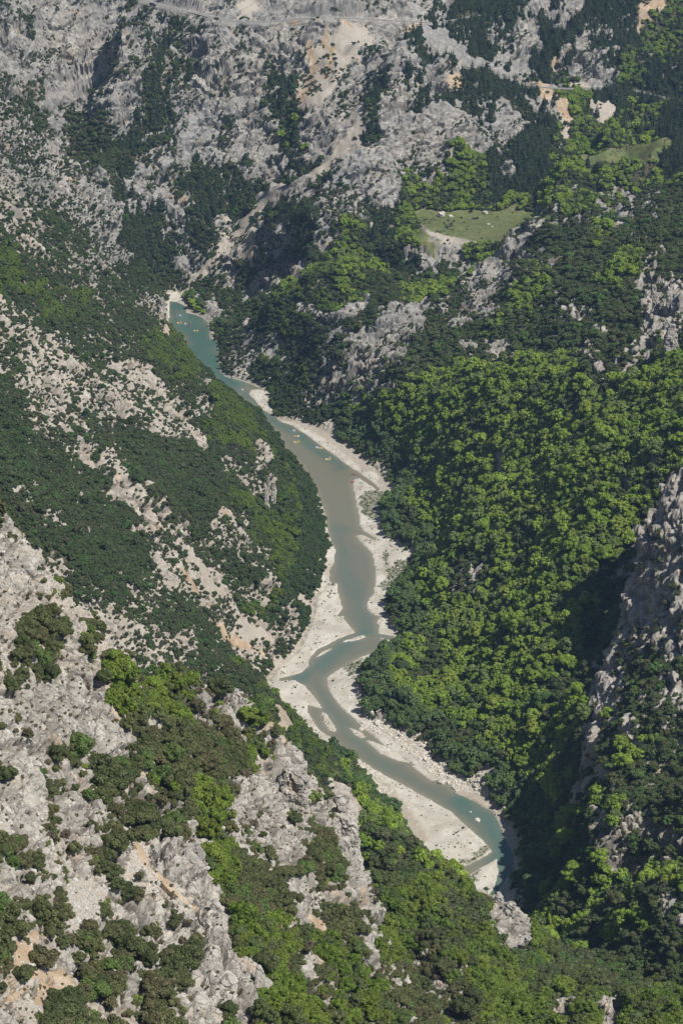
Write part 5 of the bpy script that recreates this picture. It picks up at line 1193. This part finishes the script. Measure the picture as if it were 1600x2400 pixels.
GB = 'boats on the river'
def seat_on(e, rz, seats, z, tops, lab):
    for s, (t, nm) in zip(seats, tops):
        c, si = math.cos(rz), math.sin(rz); x = e.location.x+c*s[0]-si*s[1]; y = e.location.y+si*s[0]+c*s[1]
        person((x, y), z, rz, 'sit', t, 'person in %s vest %s %s' % (t[0], nm, lab), group='people on the boats')
W_Y = ('white', WHI, 'yellow', YEL); Y_W = ('yellow', YEL, 'white', WHI); W_B = ('white', WHI, 'blue', BLU); O_W = ('orange', ORA, 'white', WHI); R_Y = ('red', REDC, 'yellow', YEL)
FL = [ # u, v, heading, kind, colours, slide, label, riders
 (420,740,1.1,'p',W_B,None,'white and blue pedal boat nearest the head of the upper pool',((RV,'on the left'),)),
 (420,757.5,1.45,'p',Y_W,('orange',ORA),'long yellow pedal boat with an orange slide at the left of the upper pool',((OV,'at the front'),(RV,'beside the slide'))),
 (431.5,759.5,1.2,'p',W_B,None,'white pedal boat just right of the long yellow one',((RV,'on the left'),(BV2,'on the right'))),
 (447,755.5,.3,'k',('yellow',YEL),None,'small yellow kayak seen end on at the right of the upper pool',((YV,'paddling'),)),
 (444,763.5,.9,'k',('red',REDC),None,'red kayak below the small yellow one in the upper pool',((OV,'paddling'),)),
 (459,776,1.3,'p',Y_W,None,'yellow pedal boat in the middle of the upper pool',((RV,'on the left'),(BV2,'on the right'))),
 (474,775,.2,'k',('red',REDC),None,'red kayak farthest right in the upper pool by the shadow',((RV,'paddling'),)),
 (427,794,1.9,'p',Y_W,None,'yellow and white pedal boat at the lower left of the upper pool',((OV,'on the left'),)),
 (435,803.5,1.4,'p',R_Y,None,'red pedal boat lowest in the upper pool',((RV,'on the left'),)),
 (565,914,1.4,'p',W_B,None,'white pedal boat alone on the narrow reach above the sandbar',((RV,'on the left'),(OV,'on the right'))),
 (685,1010,1.35,'p',W_B,None,'white pedal boat with red riders where the river leaves the trees',((RV,'on the left'),(RV,'on the right'))),
 (695,1023,1.3,'p',W_Y,None,'white and yellow pedal boat second below the trees',((OV,'on the left'),)),
 (694,1037,1.55,'p',Y_W,('yellow',YEL),'long yellow pedal boat with a yellow slide third below the trees',((RV,'on the right'),)),
 (738,1049,1.2,'p',W_B,None,'white pedal boat left of the small yellow one',((BV2,'on the left'),)),
 (750,1051,1.3,'p',Y_W,None,'small yellow pedal boat right beside the tan bank',((OV,'on the left'),(YV,'on the right'))),
 (768,1077,1.6,'p',Y_W,('white',WHI),'yellow and white pedal boat with a white slide lowest on the river',((YV,'at the front'),)),
]
SHORT = {'white740': 'boat highest in the upper pool', 'long757': 'long boat with orange slide', 'white759': 'white boat beside the long one', 'small755': 'small yellow kayak', 'red763': 'red kayak below the yellow one', 'yellow776': 'boat in mid upper pool',
 'red775': 'red kayak by the shadow', 'yellow794': 'boat low left in the pool', 'red803': 'red boat lowest in the upper pool', 'white914': 'lone boat above the sandbar', 'white1010': 'white boat leaving the trees', 'white1023': 'second boat below the trees',
 'long1037': 'long boat with yellow slide', 'white1049': 'white boat beside the yellow one', 'small1051': 'small yellow boat by the tan bank', 'yellow1077': 'lowest boat with white slide'}
for u, v, h, kd, cc, sl_, lab, rid in FL:
    p = at0(u, v)
    nm_ = SHORT[lab.split()[0]+str(int(v))]
    if kd == 'p': e = pedal_boat(p, h, cc, sl_, lab, GB); seat_on(e, h, [(-.42, -.42), (.42, -.42)], .60, rid, 'of the '+nm_)
    else: e = kayak(p, h, cc, lab, GB); seat_on(e, h, [(0, -.6)], .18, rid, 'in the '+nm_)
for u, v, h, cc, lab in ((829,1111,1.2,('red',REDC),'red kayak pulled up at the tip of the gravel beach'),(833,1122,1.5,('blue',BLU),'blue kayak on the gravel beach below the red one'),(838,1121,1.3,('white',WHI),'white kayak on the gravel beach beside the blue one'),
                         (826,1129.5,1.62,('red',REDC),'long red kayak lying at the edge of the gravel beach'),(847,1133,1.5,('cyan',CYA),'turquoise kayak lying on the gravel beach')):
    p = at0(u, v, .4); kayak(p, h, cc, lab, 'kayaks pulled up on the gravel beach', max(.05, hgt(p[0], p[1])-.02))
for u, v, t, lab in ((836.5,1150,BV2,'person in blue shirt standing at left on the gravel beach'),(846,1145,RV,'person in red shirt standing farthest up the gravel beach'),(843.6,1152,('dark', (.03, .03, .04)),'person in dark shirt standing lowest on the gravel beach'),
                     (841,1115,('white', (.8, .8, .8)),'person in white shirt beside the kayaks at the beach tip'),(849,1108,('dark', (.03, .03, .04)),'person in dark shirt on the tan rocks above the beach')):
    p = at0(u, v, .5); person(p, hgt(p[0], p[1]), rng.uniform(0, 6), 'stand', t, lab)
